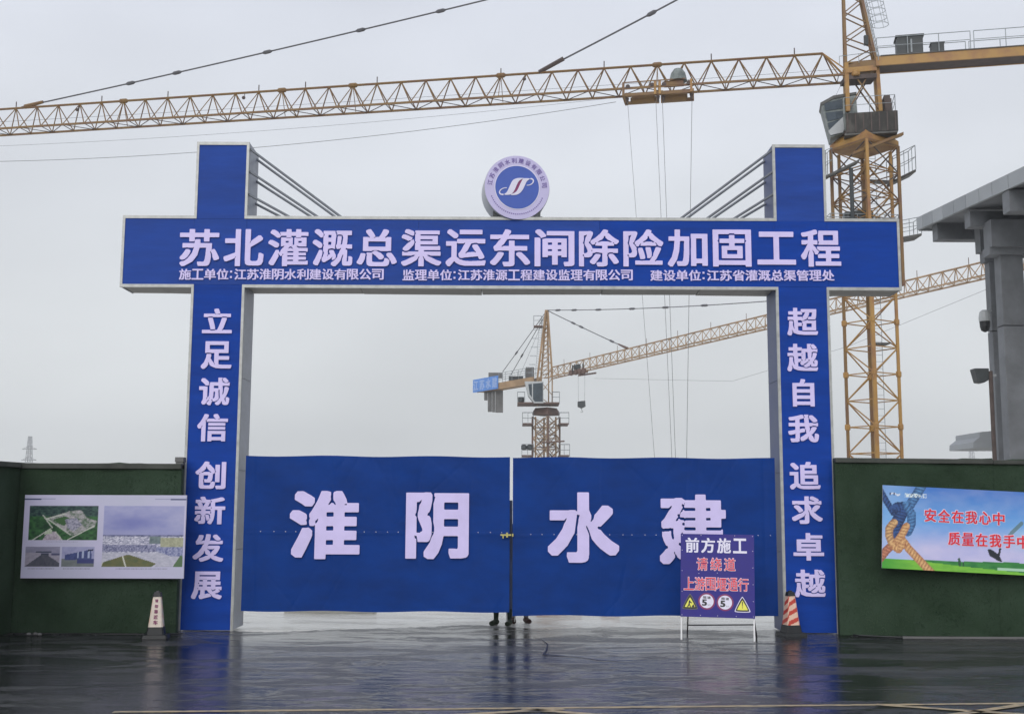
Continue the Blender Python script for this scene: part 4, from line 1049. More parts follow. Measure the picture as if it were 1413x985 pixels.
# tower head: box portal, then tapering lattice
def hp(px, py, w_): return P(px, py, 51)+w1*w_
zj = P(1155, 107, 51).z
HB = {}
for s_ in (-.40, .40):
    la, lb, lc2 = hp(1169, 158, s_), hp(1166.5, 92, s_), hp(1160.5, -118, s_*.15)
    ra, rb, rc = hp(1213.5, 158, s_), hp(1208, 88, s_), hp(1162.5, -118, s_*.15)
    for a, b, r_ in ((la, lb, .12), (lb, lc2, .085), (ra, rb, .12), (rb, rc, .085)):
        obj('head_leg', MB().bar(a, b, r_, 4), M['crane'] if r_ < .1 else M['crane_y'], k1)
    HB[s_] = (la, lb, lc2, ra, rb, rc)
    obj('head_brace', MB().bar(la, rb, .04, 4), M['crane'], k1); obj('head_brace', MB().bar(ra, lb, .04, 4), M['crane'], k1)
    n = 12; prev = lb; sideR = True
    for i in range(1, n):
        t0 = (i/n)
        p = (rb+(rc-rb)*t0) if sideR else (lb+(lc2-lb)*t0)
        obj('head_brace', MB().bar(prev, p, .034, 4), M['crane'], k1); prev = p; sideR = not sideR
    obj('head_brace', MB().bar(lb, rb, .05, 4), M['crane'], k1)
for j in range(8):
    t0, t1_ = j/8, (j+1)/8
    for A_, B_ in ((1, 2), (4, 5)):
        p = HB[-.40][A_]+(HB[-.40][B_]-HB[-.40][A_])*t0; q = HB[.40][A_]+(HB[.40][B_]-HB[.40][A_])*t1_
        obj('head_brace', MB().bar(p, q, .028, 4), M['crane'], k1)
obj('head_beam', MB().frame(P(1167, 101, 50.5), P(1210, 97, 50.4)-P(1167, 101, 50.5), V(0, .12, 0), V(0, 0, .24)), M['crane_y'], k1)
obj('head_beam', MB().frame(P(1167, 110, 50.55), P(1210, 107, 50.45)-P(1167, 110, 50.55), V(0, .9, 0), V(0, 0, .2)), M['crane_dark'], k1)
# caged ladder up the tower head
l0, l1 = P(1214, 86, 51.1), P(1192, -10, 51.1); l1 = l0+(l1-l0)*2.0
lad = MB()
for s_ in (-.2, .2): lad.bar(l0+w1*s_, l1+w1*s_, .016, 4)
for i in range(40): p = l0+(l1-l0)*i/40; lad.bar(p+w1*.2, p-w1*.2, .012, 4)
lo_ = obj('head_ladder', lad, M['rail'], k1)
hoops = MB(); rails_ = [[] for _ in range(5)]
for i in range(16):
    t0 = .26+i*.05
    if t0 > 1: break
    p = l0+(l1-l0)*t0; ring_ = [p-u1*(.38-.38*math.cos(a))+w1*.36*math.sin(a) for a in np.linspace(0, 2*math.pi, 13)[:-1]]
    hoops.poly(ring_, .014, 4, True)
    for q in range(5): rails_[q].append(ring_[2+q*2])
for q in rails_: hoops.poly(q, .01, 4)
obj('ladder_cage', hoops, M['rail'], lo_)
obj('cable_box', MB().box(P(1192,50,50.3).x, P(1197,50,50.3).x, 50.2, 50.35, P(1194,63,50.3).z, P(1194,50,50.3).z), M['cabinet'], k1)
# jib
jA = C1+u1*1.05; jA.z = zj; jB = jA+u1*47; jB.z = zj+.30
near, far, top, side, low = jib_truss(jA, jB, 1.05, 1.27, 1.27, w1)
jib = obj('jib', MB().bar(top[0], top[-1], .06, 6).bar(near[0]-u1*.5, near[-1], .065, 4).bar(far[0]-u1*.5, far[-1], .065, 4), M['crane'], k1)
bars('jib_brace', side, .031, M['crane'], jib, 4); bars('lower_brace', low, .022, M['crane_dark'], jib, 4)
for s_, nd in ((1, near[0]), (-1, far[0])):
    obj('jib_foot', MB().lathe(nd-u1*.75-V(0,0,.12), [(.16, 0), (.2, .05), (.2, .2), (.16, .25)], 8).bar(nd-u1*.6, top[0], .045, 4), M['crane_y'], jib)
for px in (14, 127, 232, 340, 413, 535, 677, 824, 967, 1108):
    t_ = min(top, key=lambda q: abs((q.x/(q.y*math.cos(PITCH)+(q.z-EYE)*math.sin(PITCH)))*FPX+CX-px))
    obj('lifeline_post', MB().bar(t_, t_+V(0,0,.36), .028, 5), M['crane_dark'], jib)
for px in (178, 372, 473, 686, 914):
    t_ = min(top, key=lambda q: abs((q.x/(q.y*math.cos(PITCH)+(q.z-EYE)*math.sin(PITCH)))*FPX+CX-px))
    obj('chord_joint', MB().lathe(t_-u1*.25, [(.06, 0), (.13, .1), (.13, .4), (.06, .5)], 8, u1), M['crane'], jib)
    obj('jib_brace', MB().bar(t_, t_-V(0,0,1.2)+w1*.5, .02, 4), M['crane'], jib); obj('jib_brace', MB().bar(t_, t_-V(0,0,1.2)-w1*.5, .02, 4), M['crane'], jib)
def on_jib(px, top_=True):
    best = None
    for i in range(2000):
        t = i/2000; q = jA+(jB-jA)*t+V(0,0,1.27 if top_ else 0)
        v = q.x/(q.y*math.cos(PITCH)+(q.z-EYE)*math.sin(PITCH))*FPX+CX
        if best is None or abs(v-px) < best[0]: best = (abs(v-px), q)
    return best[1]
apex = hp(1161, -124, 0)
tA, tB = on_jib(28)+V(0,0,.05), on_jib(742)+V(0,0,.05)
def tfrac(a, b, px):
    best = (9e9, 0)
    for i in range(500):
        q = a+(b-a)*i/500; v = q.x/(q.y*math.cos(PITCH)+(q.z-EYE)*math.sin(PITCH))*FPX+CX
        if abs(v-px) < best[0]: best = (abs(v-px), i/500)
    return best[1]
cable('tie_rod', tA, apex, .038, M['rope'], k1, .25, 20, [tfrac(tA, apex, p) for p in (178, 243, 368, 495, 606, 740, 850, 960)], .10, .55)
cable('tie_rod', tB, apex, .042, M['rope'], k1, .1, 16, [tfrac(tB, apex, p) for p in (897, 1010)], .11, .55)
dA = (apex-tA).normalized(); dB = (apex-tB).normalized()
obj('tie_bracket', MB().bar(tA-u1*.2, tA+dA*1.3, .12, 6, .08), M['crane'], jib)
obj('tie_bracket', MB().bar(tB-V(0,0,.02), tB+dB*1.35, .10, 6, .11), M['crane_dark'], jib)
for px, dz in ((107, -.35), (336, -.3), (722, -.3)):
    q = on_jib(px); obj('jib_pulley', MB().lathe(q+V(0,0,dz)+w1*.05, [(.04, 0), (.09, .03), (.09, .09), (.04, .12)], 10, w1).bar(q, q+V(0,0,dz), .02, 4), M['crane_dark'], jib)
# counter jib
v1 = -u1; kA = C1+v1*.60; zk = P(1216, 98, 51).z
kA.z = zk
def cj(s, w_, z): return C1+v1*(.60+s)+w1*w_+V(0, 0, zk+z)
cjib = obj('counter_jib', MB().frame(cj(0, .47, -.02), v1*12.5, w1*.09, V(0,0,.42)).frame(cj(0, -.56, -.02), v1*12.5, w1*.09, V(0,0,.42)), M['crane_y'], k1)
obj('under_plate', MB().frame(cj(0, -.47, 0), v1*12.5, w1*.93, V(0,0,.035)), M['crane_dark'], cjib)
obj('walkway_deck', MB().frame(cj(.2, -.6, .405), v1*12.3, w1*1.2, V(0,0,.04)), M['grating'], cjib)
obj('hinge_block', MB().frame(cj(-1.3, -.5, -.05), v1*1.35, w1*1.0, V(0,0,.3)), M['crane'], cjib)
for s0, s1 in ((.05, 4.05), (4.2, 8.2), (8.35, 12.3)):
    for w_ in (.6, -.6): railing([cj(s0, w_, .44), cj(s1, w_, .44)], .82, cjib, .019, True, 1.33)
railing([C1+u1*1.0+w1*.62+V(0,0,zk+.1), C1+v1*.7+w1*.62+V(0,0,zk+.2)], .42, cjib, .014, False, .8)
bx0 = cj(.95, .42, .445); sc1 = 1
obj('electric_cabinet', MB().frame(bx0-w1*.75, v1*1.12, w1*.75, V(0,0,.85)).frame(bx0-w1*.80+V(0,0,.852)-v1*.06, v1*1.24, w1*.85, V(0,0,.08)), M['cabinet'], cjib, bevel=.01)
obj('cabinet_door', MB().frame(bx0+w1*.002+v1*.62+V(0,0,.04), v1*.45, w1*.02, V(0,0,.78)), M['cabinet'], cjib)
obj('cabinet_plate', MB().frame(bx0+w1*.012+v1*.58+V(0,0,.10), v1*.07, w1*.02, V(0,0,.62)), M['rail'], cjib)
obj('resistor_box', MB().frame(cj(2.42, -.1, .445), v1*.55, w1*.5, V(0,0,.45)).frame(cj(2.39, -.12, .897), v1*.61, w1*.54, V(0,0,.04)), M['cabinet'], cjib)
cable('tie_rod', cj(11.5, .5, .4), apex, .04, M['rope'], k1, .05, 8); cable('tie_rod', cj(11.5, -.5, .4), apex, .04, M['rope'], k1, .05, 8)
for i in range(3): obj('counterweight', MB().frame(cj(10.6+.55*i, -.45, -1.3), v1*.5, w1*.9, V(0,0,1.25)), M['weight'], cjib)
# trolley
tc0 = on_jib(907, False); 
def tj(u, w_, z): return tc0+u1*u+w1*w_+V(0, 0, z)
tro = obj('trolley', MB().frame(tj(-1.6, .50, -.42), u1*1.5, w1*.12, V(0,0,.16)).frame(tj(.02, .50, -.40), u1*1.65, w1*.12, V(0,0,.14))
          .frame(tj(-1.6, -.62, -.42), u1*1.5, w1*.12, V(0,0,.16)).frame(tj(.02, -.62, -.40), u1*1.65, w1*.12, V(0,0,.14))
          .frame(tj(-1.62, -.5, -.38), u1*.12, w1*1.0, V(0,0,.1)).frame(tj(1.56, -.5, -.38), u1*.12, w1*1.0, V(0,0,.1)), M['crane'], k1)
for u in (-1.62, -.16, .06, 1.55):
    obj('trolley_hanger', MB().frame(tj(u, .62, -.40), u1*.11, w1*.06, V(0,0,.62)).frame(tj(u, -.68, -.40), u1*.11, w1*.06, V(0,0,.62)), M['crane_y'] if u != 1.55 else M['crane'], tro)
for u in (-1.45, -.3, .25, 1.4):
    obj('trolley_wheel', MB().lathe(tj(u, .56, .06), [(.05, 0), (.11, .01), (.11, .07), (.05, .08)], 12, w1), M['crane_dark'], tro)
for u0, u1_ in ((-1.35, -.1), (.12, 1.35)):
    obj('rope_drum', MB().lathe(tj(u0, .1, -.42), [(.12, 0), (.12, .05), (.20, .06), (.20, u1_-u0-.1), (.12, u1_-u0-.09), (.12, u1_-u0-.03)], 12, u1), M['crane'], tro)
obj('tool_rack', MB().frame(tj(-1.3, .66, -.1), u1*2.95, w1*.03, V(0,0,.05)).frame(tj(-1.3, .66, .22), u1*2.95, w1*.03, V(0,0,.05)).frame(tj(-1.2, .3, .0), u1*.9, w1*.3, V(0,0,.22)), M['crane'], tro)
obj('motor_cover', MB().lathe(tj(-.95, .35, .25), [(.02, .62), (.2, .58), (.34, .38), (.40, .12), (.42, 0)][::-1], 14), M['cabgrey'], tro)
for u in (-1.55, -.25, .0, 1.45):
    obj('rope_guide', MB().bar(tj(u, .4, -.42), tj(u, .4, -.72), .09, 6, .03), M['crane_dark'], tro)
hooks_z = 1.2
for (pa, pb) in (((866, 150), (903, 629)), ((905, 148), (927, 629)), ((914, 147), (932, 629)), ((955, 140), (947.5, 629))):
    a = P(pa[0], pa[1]-9, tc0.y-.4); b = P(pb[0], pb[1], tc0.y-.6); b2 = a+(b-a)*1.09
    obj('hoist_rope', MB().bar(a, b2, .011, 4), M['rope'], k1)
hb = P(930, 700, tc0.y-.6)
obj('hook_block', MB().box(hb.x-.9, hb.x+.8, hb.y-.2, hb.y+.2, hb.z-.1, hb.z+.35).lathe(hb+V(-.3,0,-.5), [(.05, 0), (.12, .1), (.1, .4)], 10), M['crane_y'], k1)
# slack ropes under the jib
cable('hoist_rope', P(850, 141, 55), P(-60, 224, 60.5), .012, M['rope'], k1, .68, 24)
cable('hoist_rope', P(850, 135, 55), P(-60, 204, 60.5), .007, M['rope'], k1, .34, 24)
cable('hoist_rope', near[0]+V(0,0,.45)-w1*.5, near[-1]+V(0,0,.6)-w1*.5, .008, M['rope'], k1, .1, 10)
obj('fall_rope', MB().bar(P(1152, 135, 50), P(1163, 112, 50.6), .007, 4), M['rope'], k1)

# ---- far crane
D2 = 130
c2 = P(753, 600, D2); C2 = Vector((c2.x, D2, 0))
k2 = thing('tower_crane', 'distant orange tower crane seen through the gateway with blue sign on its counter jib', 'tower crane', C2)
jA2 = P(757, 522, D2-.5); jB2 = P(1355, 383, 85); jB2 = jB2+(jB2-jA2)*.16
u2 = (jB2-jA2).normalized(); uh2 = Vector((u2.x, u2.y, 0)).normalized(); w2 = Vector((uh2.y, -uh2.x, 0)); 
if w2.y > 0: w2 = -w2
near, far, top, side, low = jib_truss(jA2, jB2, 1.15, 1.15, 1.15, w2)
j2 = obj('jib', MB().bar(top[0], top[-1], .075, 5).bar(near[0], near[-1], .075, 4).bar(far[0], far[-1], .075, 4), M['crane2'], k2)
joined('jib_braces', side, .044, M['crane2'], j2, 4); joined('lower_braces', low, .03, M['crane2'], j2, 4)
for i in range(2, len(top), 4): obj('lifeline_post', MB().bar(top[i], top[i]+V(0,0,.6), .03, 4), M['crane2_d'], j2)
ap2 = P(754.5, 428, D2)
def j2_at(px):
    best = None
    for i in range(1500):
        q = jA2+(jB2-jA2)*i/1500; v = q.x/(q.y*math.cos(PITCH)+(q.z-EYE)*math.sin(PITCH))*FPX+CX
        if best is None or abs(v-px) < best[0]: best = (abs(v-px), q)
    return best[1]
q1 = j2_at(866)+V(0,0,1.2); q2 = j2_at(1170)+V(0,0,1.2)
cable('tie_rod', ap2, q1, .05, M['rope'], k2, .05, 8, (.35, .45, .82), .12, .9); cable('tie_rod', ap2, q2, .045, M['rope'], k2, .35, 14, (.05, .12, .22, .35, .47, .6, .8), .12, 1.1)
obj('tie_bracket', MB().bar(q1, q1+(ap2-q1).normalized()*1.6, .16, 5, .08), M['crane2_d'], j2)
# tower head
for (bx, by), w_ in (((741.5, 522), .8), ((741.5+5, 522), -.8), ((762, 517), .8), ((757, 517), -.8)):
    obj('head_leg', MB().bar(P(bx, by+38, D2-w_), ap2+V(0, -w_*.15, 0) if False else P(bx, by, D2-w_), .10, 4), M['crane2'], k2)
    obj('head_leg', MB().bar(P(bx, by, D2-w_), ap2+V((bx-752)*.010, -w_*.15, 0), .11, 4), M['crane2'], k2)
br2 = []
LB, RB = P(741.5, 522, D2-.8), P(762, 517, D2-.8); prev = LB; sr = True
n = 16
for i in range(1, n):
    tt = i/n; p = (RB+(ap2-RB)*tt) if sr else (LB+(ap2-LB)*tt); br2.append((prev, p)); prev = p; sr = not sr
LB, RB = P(746.5, 522, D2+.8), P(757, 517, D2+.8); prev = RB; sr = False
for i in range(1, n):
    tt = i/n; p = (RB+(ap2-RB)*tt) if sr else (LB+(ap2-LB)*tt); br2.append((prev, p)); prev = p; sr = not sr
for a, b in (((742, 522), (762, 545)), ((762, 522), (744, 545)), ((742, 545), (762, 560)), ((742, 522), (762, 520))): br2.append((P(*a, D2-.8), P(*b, D2-.8)))
joined('head_braces', br2, .055, M['crane2'], k2, 4)
mb = MB()
for s_ in (0, 4): mb.bar(P(738+s_, 524, D2), P(745+s_, 440, D2), .03, 4)
for i in range(26): t0 = i/26; mb.bar(P(738+7*t0, 524-84*t0, D2), P(742+7*t0, 524-84*t0, D2), .022, 4)
for i in range(6): mb.poly([P(737+1.2*i, 515-12*i, D2)+V(.35*math.cos(a)-.3, .35*math.sin(a), 0) for a in np.linspace(0, 6.283, 9)[:-1]], .02, 4, True)
obj('head_ladder', mb, M['rail'], k2)
railing([P(736.5, 449, D2-.6), P(747, 449, D2-.6), P(747, 449, D2+.6), P(736.5, 449, D2+.6), P(736.5, 449, D2-.6)], 1.1, k2, .03)
obj('top_platform', MB().frame(P(736.5, 450.5, D2-.6), P(749, 450.5, D2-.6)-P(736.5, 450.5, D2-.6), V(0, 1.2, 0), V(0,0,.12)), M['crane2_d'], k2)
# counter jib and ballast
e2 = P(664, 541, D2+9); s2 = P(742, 528, D2+.8); vd = (e2-s2)
cj2 = obj('counter_jib', MB().frame(s2+w2*.5-V(0,0,.1), vd, w2*.1, V(0,0,.75)).frame(s2-w2*.6-V(0,0,.1), vd, w2*.1, V(0,0,.75)).frame(s2-w2*.48-V(0,0,.05), vd, w2*.96, V(0,0,.1)), M['crane2'], k2)
railing([s2+w2*.6+vd*.02+V(0,0,.66), s2+w2*.6+vd*.60+V(0,0,.66)], 1.1, cj2, .03, True, 1.2); railing([s2-w2*.6+vd*.02+V(0,0,.66), s2-w2*.6+vd*.95+V(0,0,.66)], 1.1, cj2, .03, True, 1.4)
def sb(x0, y0, x1, y1, D, dp, name, m, par, mo=None): return obj(name, MB().prism([P(x0, y1, D), P(x1, y1, D), P(x1, y0, D), P(x0, y0, D)], V(0, dp, 0)), m, par)
dn = vd.normalized()
qa = s2+vd*.60+w2*.68+V(0,0,-.05); qb = s2+vd*1.06+w2*.68+V(0,0,-.05); LL = (qb-qa)
obj('sign_panel', MB().frame(qa, LL, w2*.06, V(0,0,1.55)), M['bluesign'], cj2)
rt = (-LL).normalized(); fS = Frame(qb+w2*.065, rt, (0, 0, 1), w2)
for i, ch in enumerate("江苏水建"):
    pit = LL.length/4; char(ch, fS, pit*i+pit*.1, .18, pit*(i+1)-pit*.1, 1.4, cj2, M['bluesign_l'], .04, .02, .005)
sb(674, 514, 693.5, 520, D2+6.8, 1.5, 'winch_housing', M['weight'], cj2)
for x0, x1, y0, y1 in ((668, 672.5, 539.5, 551), (673, 678.5, 539, 567), (679, 683, 538.5, 567.5), (683.5, 694, 537, 568)):
    sb(x0, y0, x1, y1, D2+8-(x0-668)*.08, 1.3, 'counterweight', M['weight'], cj2)
sb(725.5, 506.5, 737, 523, D2+1.6, 1.2, 'electric_cabinet', M['weight'], cj2)
sb(702, 519, 722, 524.5, D2+4, .8, 'winch', M['cabinet'], cj2)
for (bx, by), tt in (((693.6, 513), .02), ((705, 517), .10), ((716, 521), .12)):
    cable('tie_rod', P(bx, by, D2+5.5), ap2+(P(745, 470, D2)-ap2)*tt, .04 if bx < 710 else .018, M['rope'], k2, .02, 4, (.32,) if bx < 710 else (), .1, .7)
# cab, platforms, turntable, climbing frame
cb2 = obj('cab', MB().prism([P(x, y, D2-2.4) for x, y in ((724, 526), (750, 526), (750, 556), (737, 556), (729, 546))], V(0, 1.3, 0)), M['cabwhite'], k2)
obj('cab_window', MB().prism([P(x, y, D2-2.44) for x, y in ((729, 530), (749, 528), (749, 554), (738, 554), (731, 544))], V(0, .03, 0)), M['glass'], cb2)
obj('cab_pillar', MB().prism([P(x, y, D2-2.49) for x, y in ((734, 528), (735.5, 528), (735.5, 553), (734, 552))], V(0, .03, 0)), M['cabwhite'], cb2)
z_ = P(744, 557, D2).z
obj('slewing_platform', MB().frame(P(714, 557, D2-2.0), P(772, 557, D2-2.0)-P(714, 557, D2-2.0), V(0, 3.6, 0), V(0,0,.18)), M['crane2_d'], k2)
for a, b in ((714, 724), (762, 772)): railing([P(a, 555.5, D2-2.0), P(b, 555.5, D2-2.0), P(b, 555.5, D2+1.5), P(a, 555.5, D2+1.5), P(a, 555.5, D2-2.0)], 1.2, k2, .03)
obj('air_unit', MB().lathe(P(719, 555, D2-1.5), [(.3, 0), (.35, .1), (.35, .5), (.25, .6)], 10), M['cabinet'], k2)
def sq2(hp_, z, D=D2): 
    c = P(753.5, z, D2); hw = hp_/FPX*D2/1.0; return [c+V(hw*math.cos(a), hw*math.sin(a), 0) for a in (ang+.35+i*math.pi/2 for i in range(4))]
a_, b_ = sq2(19, 575), sq2(15, 561)
a_, b_ = sq2(19, 573), sq2(15, 563)
obj('turntable', MB().add([*a_, *sq2(19, 569), *b_], [(0,3,2,1)]+[(i, (i+1) % 4, 4+(i+1) % 4, 4+i) for i in range(4)]+[(4+i, 4+(i+1) % 4, 8+(i+1) % 4, 8+i) for i in range(4)]+[(8,9,10,11)]), M['crane2_d'], k2)
bot = sq2(19, 632)
bot0 = [Vector((p.x, p.y, P(753, 640, D2).z)) for p in bot]
for a, b in zip(sq2(19, 575), bot0): obj('frame_leg', MB().bar(Vector((b.x, b.y, a.z)), b, .14, 4), M['crane2_d'], k2)
fl_ = []; zz = [P(753, y, D2).z for y in (575, 590, 605, 620, 638)]
for j in range(4):
    for i in range(4):
        a, b = bot0[i], bot0[(i+1) % 4]
        fl_ += [(Vector((a.x, a.y, zz[j])), Vector((b.x, b.y, zz[j+1]))), (Vector((b.x, b.y, zz[j])), Vector((a.x, a.y, zz[j+1]))), (Vector((a.x, a.y, zz[j+1])), Vector((b.x, b.y, zz[j+1])))]
joined('frame_braces', fl_, .05, M['crane2'], k2, 4)
mc = corners(1.15, C2, ang+.35); fl_ = []
for c in mc: obj('mast_leg', MB().bar(c, c+V(0,0,zz[0]), .12, 4), M['crane2'], k2)
zq = 0
while zq+1.4 < zz[0]:
    for i in range(4): a, b = mc[i], mc[(i+1) % 4]; fl_ += [(a+V(0,0,zq), b+V(0,0,zq+1.4)), (a+V(0,0,zq), b+V(0,0,zq))]
    zq += 1.4
joined('mast_braces', fl_, .045, M['crane2_d'], k2, 4)
for yy, x0, x1 in ((585, 721, 785), (629, 720, 786)):
    mb = MB()
    for a, b in ((x0, 736), (771, x1)):
        obj('platform_deck', MB().frame(P(a, yy, D2-1.9), P(b, yy, D2-1.9)-P(a, yy, D2-1.9), V(0, 3.8, 0), V(0,0,.12)), M['crane2_d'], k2)
        railing([P(a, yy, D2-1.9), P(b, yy, D2-1.9), P(b, yy, D2+1.9), P(a, yy, D2+1.9), P(a, yy, D2-1.9)], 1.3, k2, .03, True, .8)
obj('platform_deck', MB().frame(P(748, 611, D2-2.0), P(779, 609, D2-2.0)-P(748, 611, D2-2.0), V(0, 1.0, 0), V(0,0,.12)), M['crane2_d'], k2)
for px in (723, 731): obj('floodlight', MB().lathe(P(px, 621, D2-2.1), [(.1, 0), (.32, .12), (.32, .5), (.12, .62)], 10), M['cabinet'], k2)
# trolley and hook
tq = j2_at(804)
t2 = obj('trolley', MB().frame(tq-uh2*1.7+w2*.6-V(0,0,.45), uh2*3.4, w2*.12, V(0,0,.16)).frame(tq-uh2*1.5-w2*.7-V(0,0,.45), uh2*3.0, w2*.12, V(0,0,.16)).frame(tq-uh2*.2-w2*.57-V(0,0,.44), uh2*.2, w2*1.16, V(0,0,.12)), M['crane2_d'], k2)
for s_ in (-1.1, -.3, .4, 1.1): obj('trolley_wheel', MB().lathe(tq+uh2*s_+w2*.6-V(0,0,.2), [(.1, 0), (.32, .02), (.32, .2), (.1, .22)], 10, w2), M['crane2_d'], t2)
obj('trolley_frame', MB().frame(tq-uh2*.9+w2*.66-V(0,0,.3), uh2*.12, w2*.1, V(0,0,.9)).frame(tq+uh2*.9+w2*.66-V(0,0,.3), uh2*.12, w2*.1, V(0,0,.9)).frame(tq-uh2*.6+w2*.66+V(0,0,.1), uh2*1.1, w2*.1, V(0,0,.5)), M['cabinet'], t2)
hk = P(802.5, 562, tq.y)
for dx in (-.33, .33): obj('hoist_rope', MB().bar(hk+V(dx, 0, .6), V(hk.x+dx*1.1, hk.y, tq.z-.4), .016, 4), M['rope'], k2)
obj('hook_block', MB().prism([hk+V(x, -.2, z) for x, z in ((-.42, .62), (.38, .72), (.42, .1), (0, -.12), (-.42, .05))], V(0, .4, 0)), M['cabinet'], k2)
obj('hook', MB().poly([hk+V(0, 0, -.1), hk+V(.02, 0, -.3), hk+V(.14, 0, -.42), hk+V(.05, 0, -.55), hk+V(-.12, 0, -.45)], .05, 6), M['cabwhite'], k2)
for a, b, r_ in (((820, 522), (1010, 526), .012), ((1010, 526), (1170, 478), .012), ((1170, 478), (1362, 399), .012)):
    cable('hoist_rope', P(*a, 118-(a[0]-820)*.06), P(*b, 118-(b[0]-820)*.06), r_, M['rope'], k2, 0, 4)

# ------------------------------------------------------------------ gate house with projecting roof on the right
e0, e1 = P(1265, 318, 36), P(1413, 251, 28.9)
gh = thing('gate_house', 'grey concrete gate house with projecting roof slab and square columns at the right', 'building', (17, 32, 0))
dE = (e1-e0); Ext = e1+dE*1.3
roofl = MB().add([e0+V(.1,0,.05), Ext+V(.1,0,.05), Ext+V(16,0,.05), e0+V(16,0,.05), e0+V(.1,0,.36), Ext+V(.1,0,.36), Ext+V(16,0,.36), e0+V(16,0,.36)],
                 [(0,1,2,3),(7,6,5,4),(0,4,5,1),(1,5,6,2),(2,6,7,3),(3,7,4,0)])
rf = obj('roof', roofl, M['conc'], gh)
js = [0, .063, .135, .205, .285, .385, .475, .565, .69, .82, .95, 1.1, 1.3, 1.5, 1.75, 2.0, 2.3]
d_ = dE.normalized()
dd = [ (36 - y)/(36-28.9) for y in (36, 35.5, 34.75, 33.95, 33.2, 32.35, 31.5, 30.7, 29.75, 28.8, 27.9, 27, 26.1, 25.2, 24.3, 23.4, 22.5, 21)]
for a, b in zip(dd, dd[1:]):
    p, q = e0+dE*a, e0+dE*b
    obj('fascia_panel', MB().frame(p+d_*.006+V(0, 0, random.uniform(-.003, .003)), (q-p)-d_*.028, V(.09+random.uniform(-.008,.008), 0, 0), V(0,0,.40)), M['conc_l'] if random.random() < .6 else M['conc_l2'], gh)
for i in range(12): obj('fascia_panel', MB().frame(e0+V(.1+i*1.2, .02, 0), V(1.19, 0, 0), V(0, .08, 0), V(0,0,.39)), M['conc_l'], gh)
def beam_at(px_near, px_far, py0, py1, Yn, thick, Lx, name='roof_beam'):
    a = P(px_near, py1, Yn); b = P(px_near, py0, Yn); 
    o = obj(name, MB().frame(a, V(Lx, 0, 0), V(0, thick, 0), V(0, 0, b.z-a.z)), M['conc'], gh); return o
beam_at(1294, 0, 308, 330, 35.0, .42, 12); beam_at(1339, 0, 291, 312, 32.5, .40, 12); beam_at(1393.5, 0, 262, 291, 29.8, .42, 12)
def blk(px0, px1, py0, py1, Y, dp, name, m=None, z0=None, dx=0):
    a = P(px0, py1, Y); b = P(px1, py0, Y)
    return obj(name, MB().frame((a.x, Y, a.z if z0 is None else z0), V(b.x-a.x, 0, 0), V(0, dp, 0), V(0, 0, b.z-(a.z if z0 is None else z0))), m or M['conc'], gh)
YB, YA = 32.3, 34.2
blk(1369, 1440, 303, 340, YB-.25, .55, 'head_beam'); blk(1366, 1425, 340.2, 351, YB-.12, .5, 'capital')
cB_ = P(1379.5, 352, YB); xB = cB_.x
for z0, z1 in ((0, P(1385, 449, YB).z-.01), (P(1385, 449, YB).z+.01, cB_.z)):
    obj('column', MB().box(xB, xB+.66, YB, YB+.42, z0, z1), M['conc'], gh, bevel=.02)
blk(1353.5, 1366, 311, 347, YA, .4, 'head_beam'); blk(1359, 1372, 347.2, 361, YA+.06, .35, 'capital')
cA_ = P(1365.5, 361, YA); xA = cA_.x
for z0, z1 in ((0, P(1372, 456, YA).z-.01), (P(1372, 456, YA).z+.01, cA_.z)):
    obj('column', MB().box(xA, xA+.6, YA+.05, YA+.4, z0, z1), M['conc'], gh, bevel=.02)
obj('floor_slab', MB().prism([P(x, y, 36.5) for x, y in ((1343, 618), (1343, 610), (1352, 603), (1352, 596), (1420, 590), (1420, 618))], V(0, 2, 0)), M['conc_l'], gh)
for i in range(6): obj('column', MB().box(xB+4+(i % 3)*3.2, xB+4.6+(i % 3)*3.2, YB-9*(i//3), YB-9*(i//3)+.5, 0, 10), M['conc'], gh)

# floodlight on its pole, dome camera
fp = P(1367, 520, 31); fl = thing('floodlight_mast', 'black floodlight on a rusty pole in front of the grey columns', 'floodlight', (fp.x, 31, 0))
obj('pole', MB().bar((fp.x, 31, 0), (fp.x, 31, P(1366, 512, 31).z), .055, 8), M['crane_dark'], fl)
obj('lamp_housing', MB().prism([P(x, y, 30.95) for x, y in ((1344.5, 508), (1365, 508), (1365, 524), (1358, 528), (1350, 527))], V(0, .34, 0)), M['cabinet'], fl, bevel=.02)
obj('bracket', MB().box(fp.x-.05, fp.x+.16, 31.0, 31.12, P(1366, 519, 31).z, P(1366, 516, 31).z), M['steel'], fl)
cp_ = P(1358.5, 438, 34.0); sc = thing('security_camera', 'small white and black dome camera fixed to the rear grey column', 'camera', (cp_.x, 34, cp_.z-.3))
obj('housing', MB().lathe(cp_+V(0,0,-.12), [(.16, 0), (.17, .1), (.14, .28), (.07, .34)], 14), M['cabwhite'], sc)
obj('dome', MB().lathe(cp_+V(0,0,-.44), [(.03, 0), (.11, .05), (.14, .16), (.15, .315)], 14), M['black'], sc)
obj('arm', MB().bar(cp_+V(0,0,.18), (xA+.02, 34.28, cp_.z+.25), .03, 6), M['cabwhite'], sc)

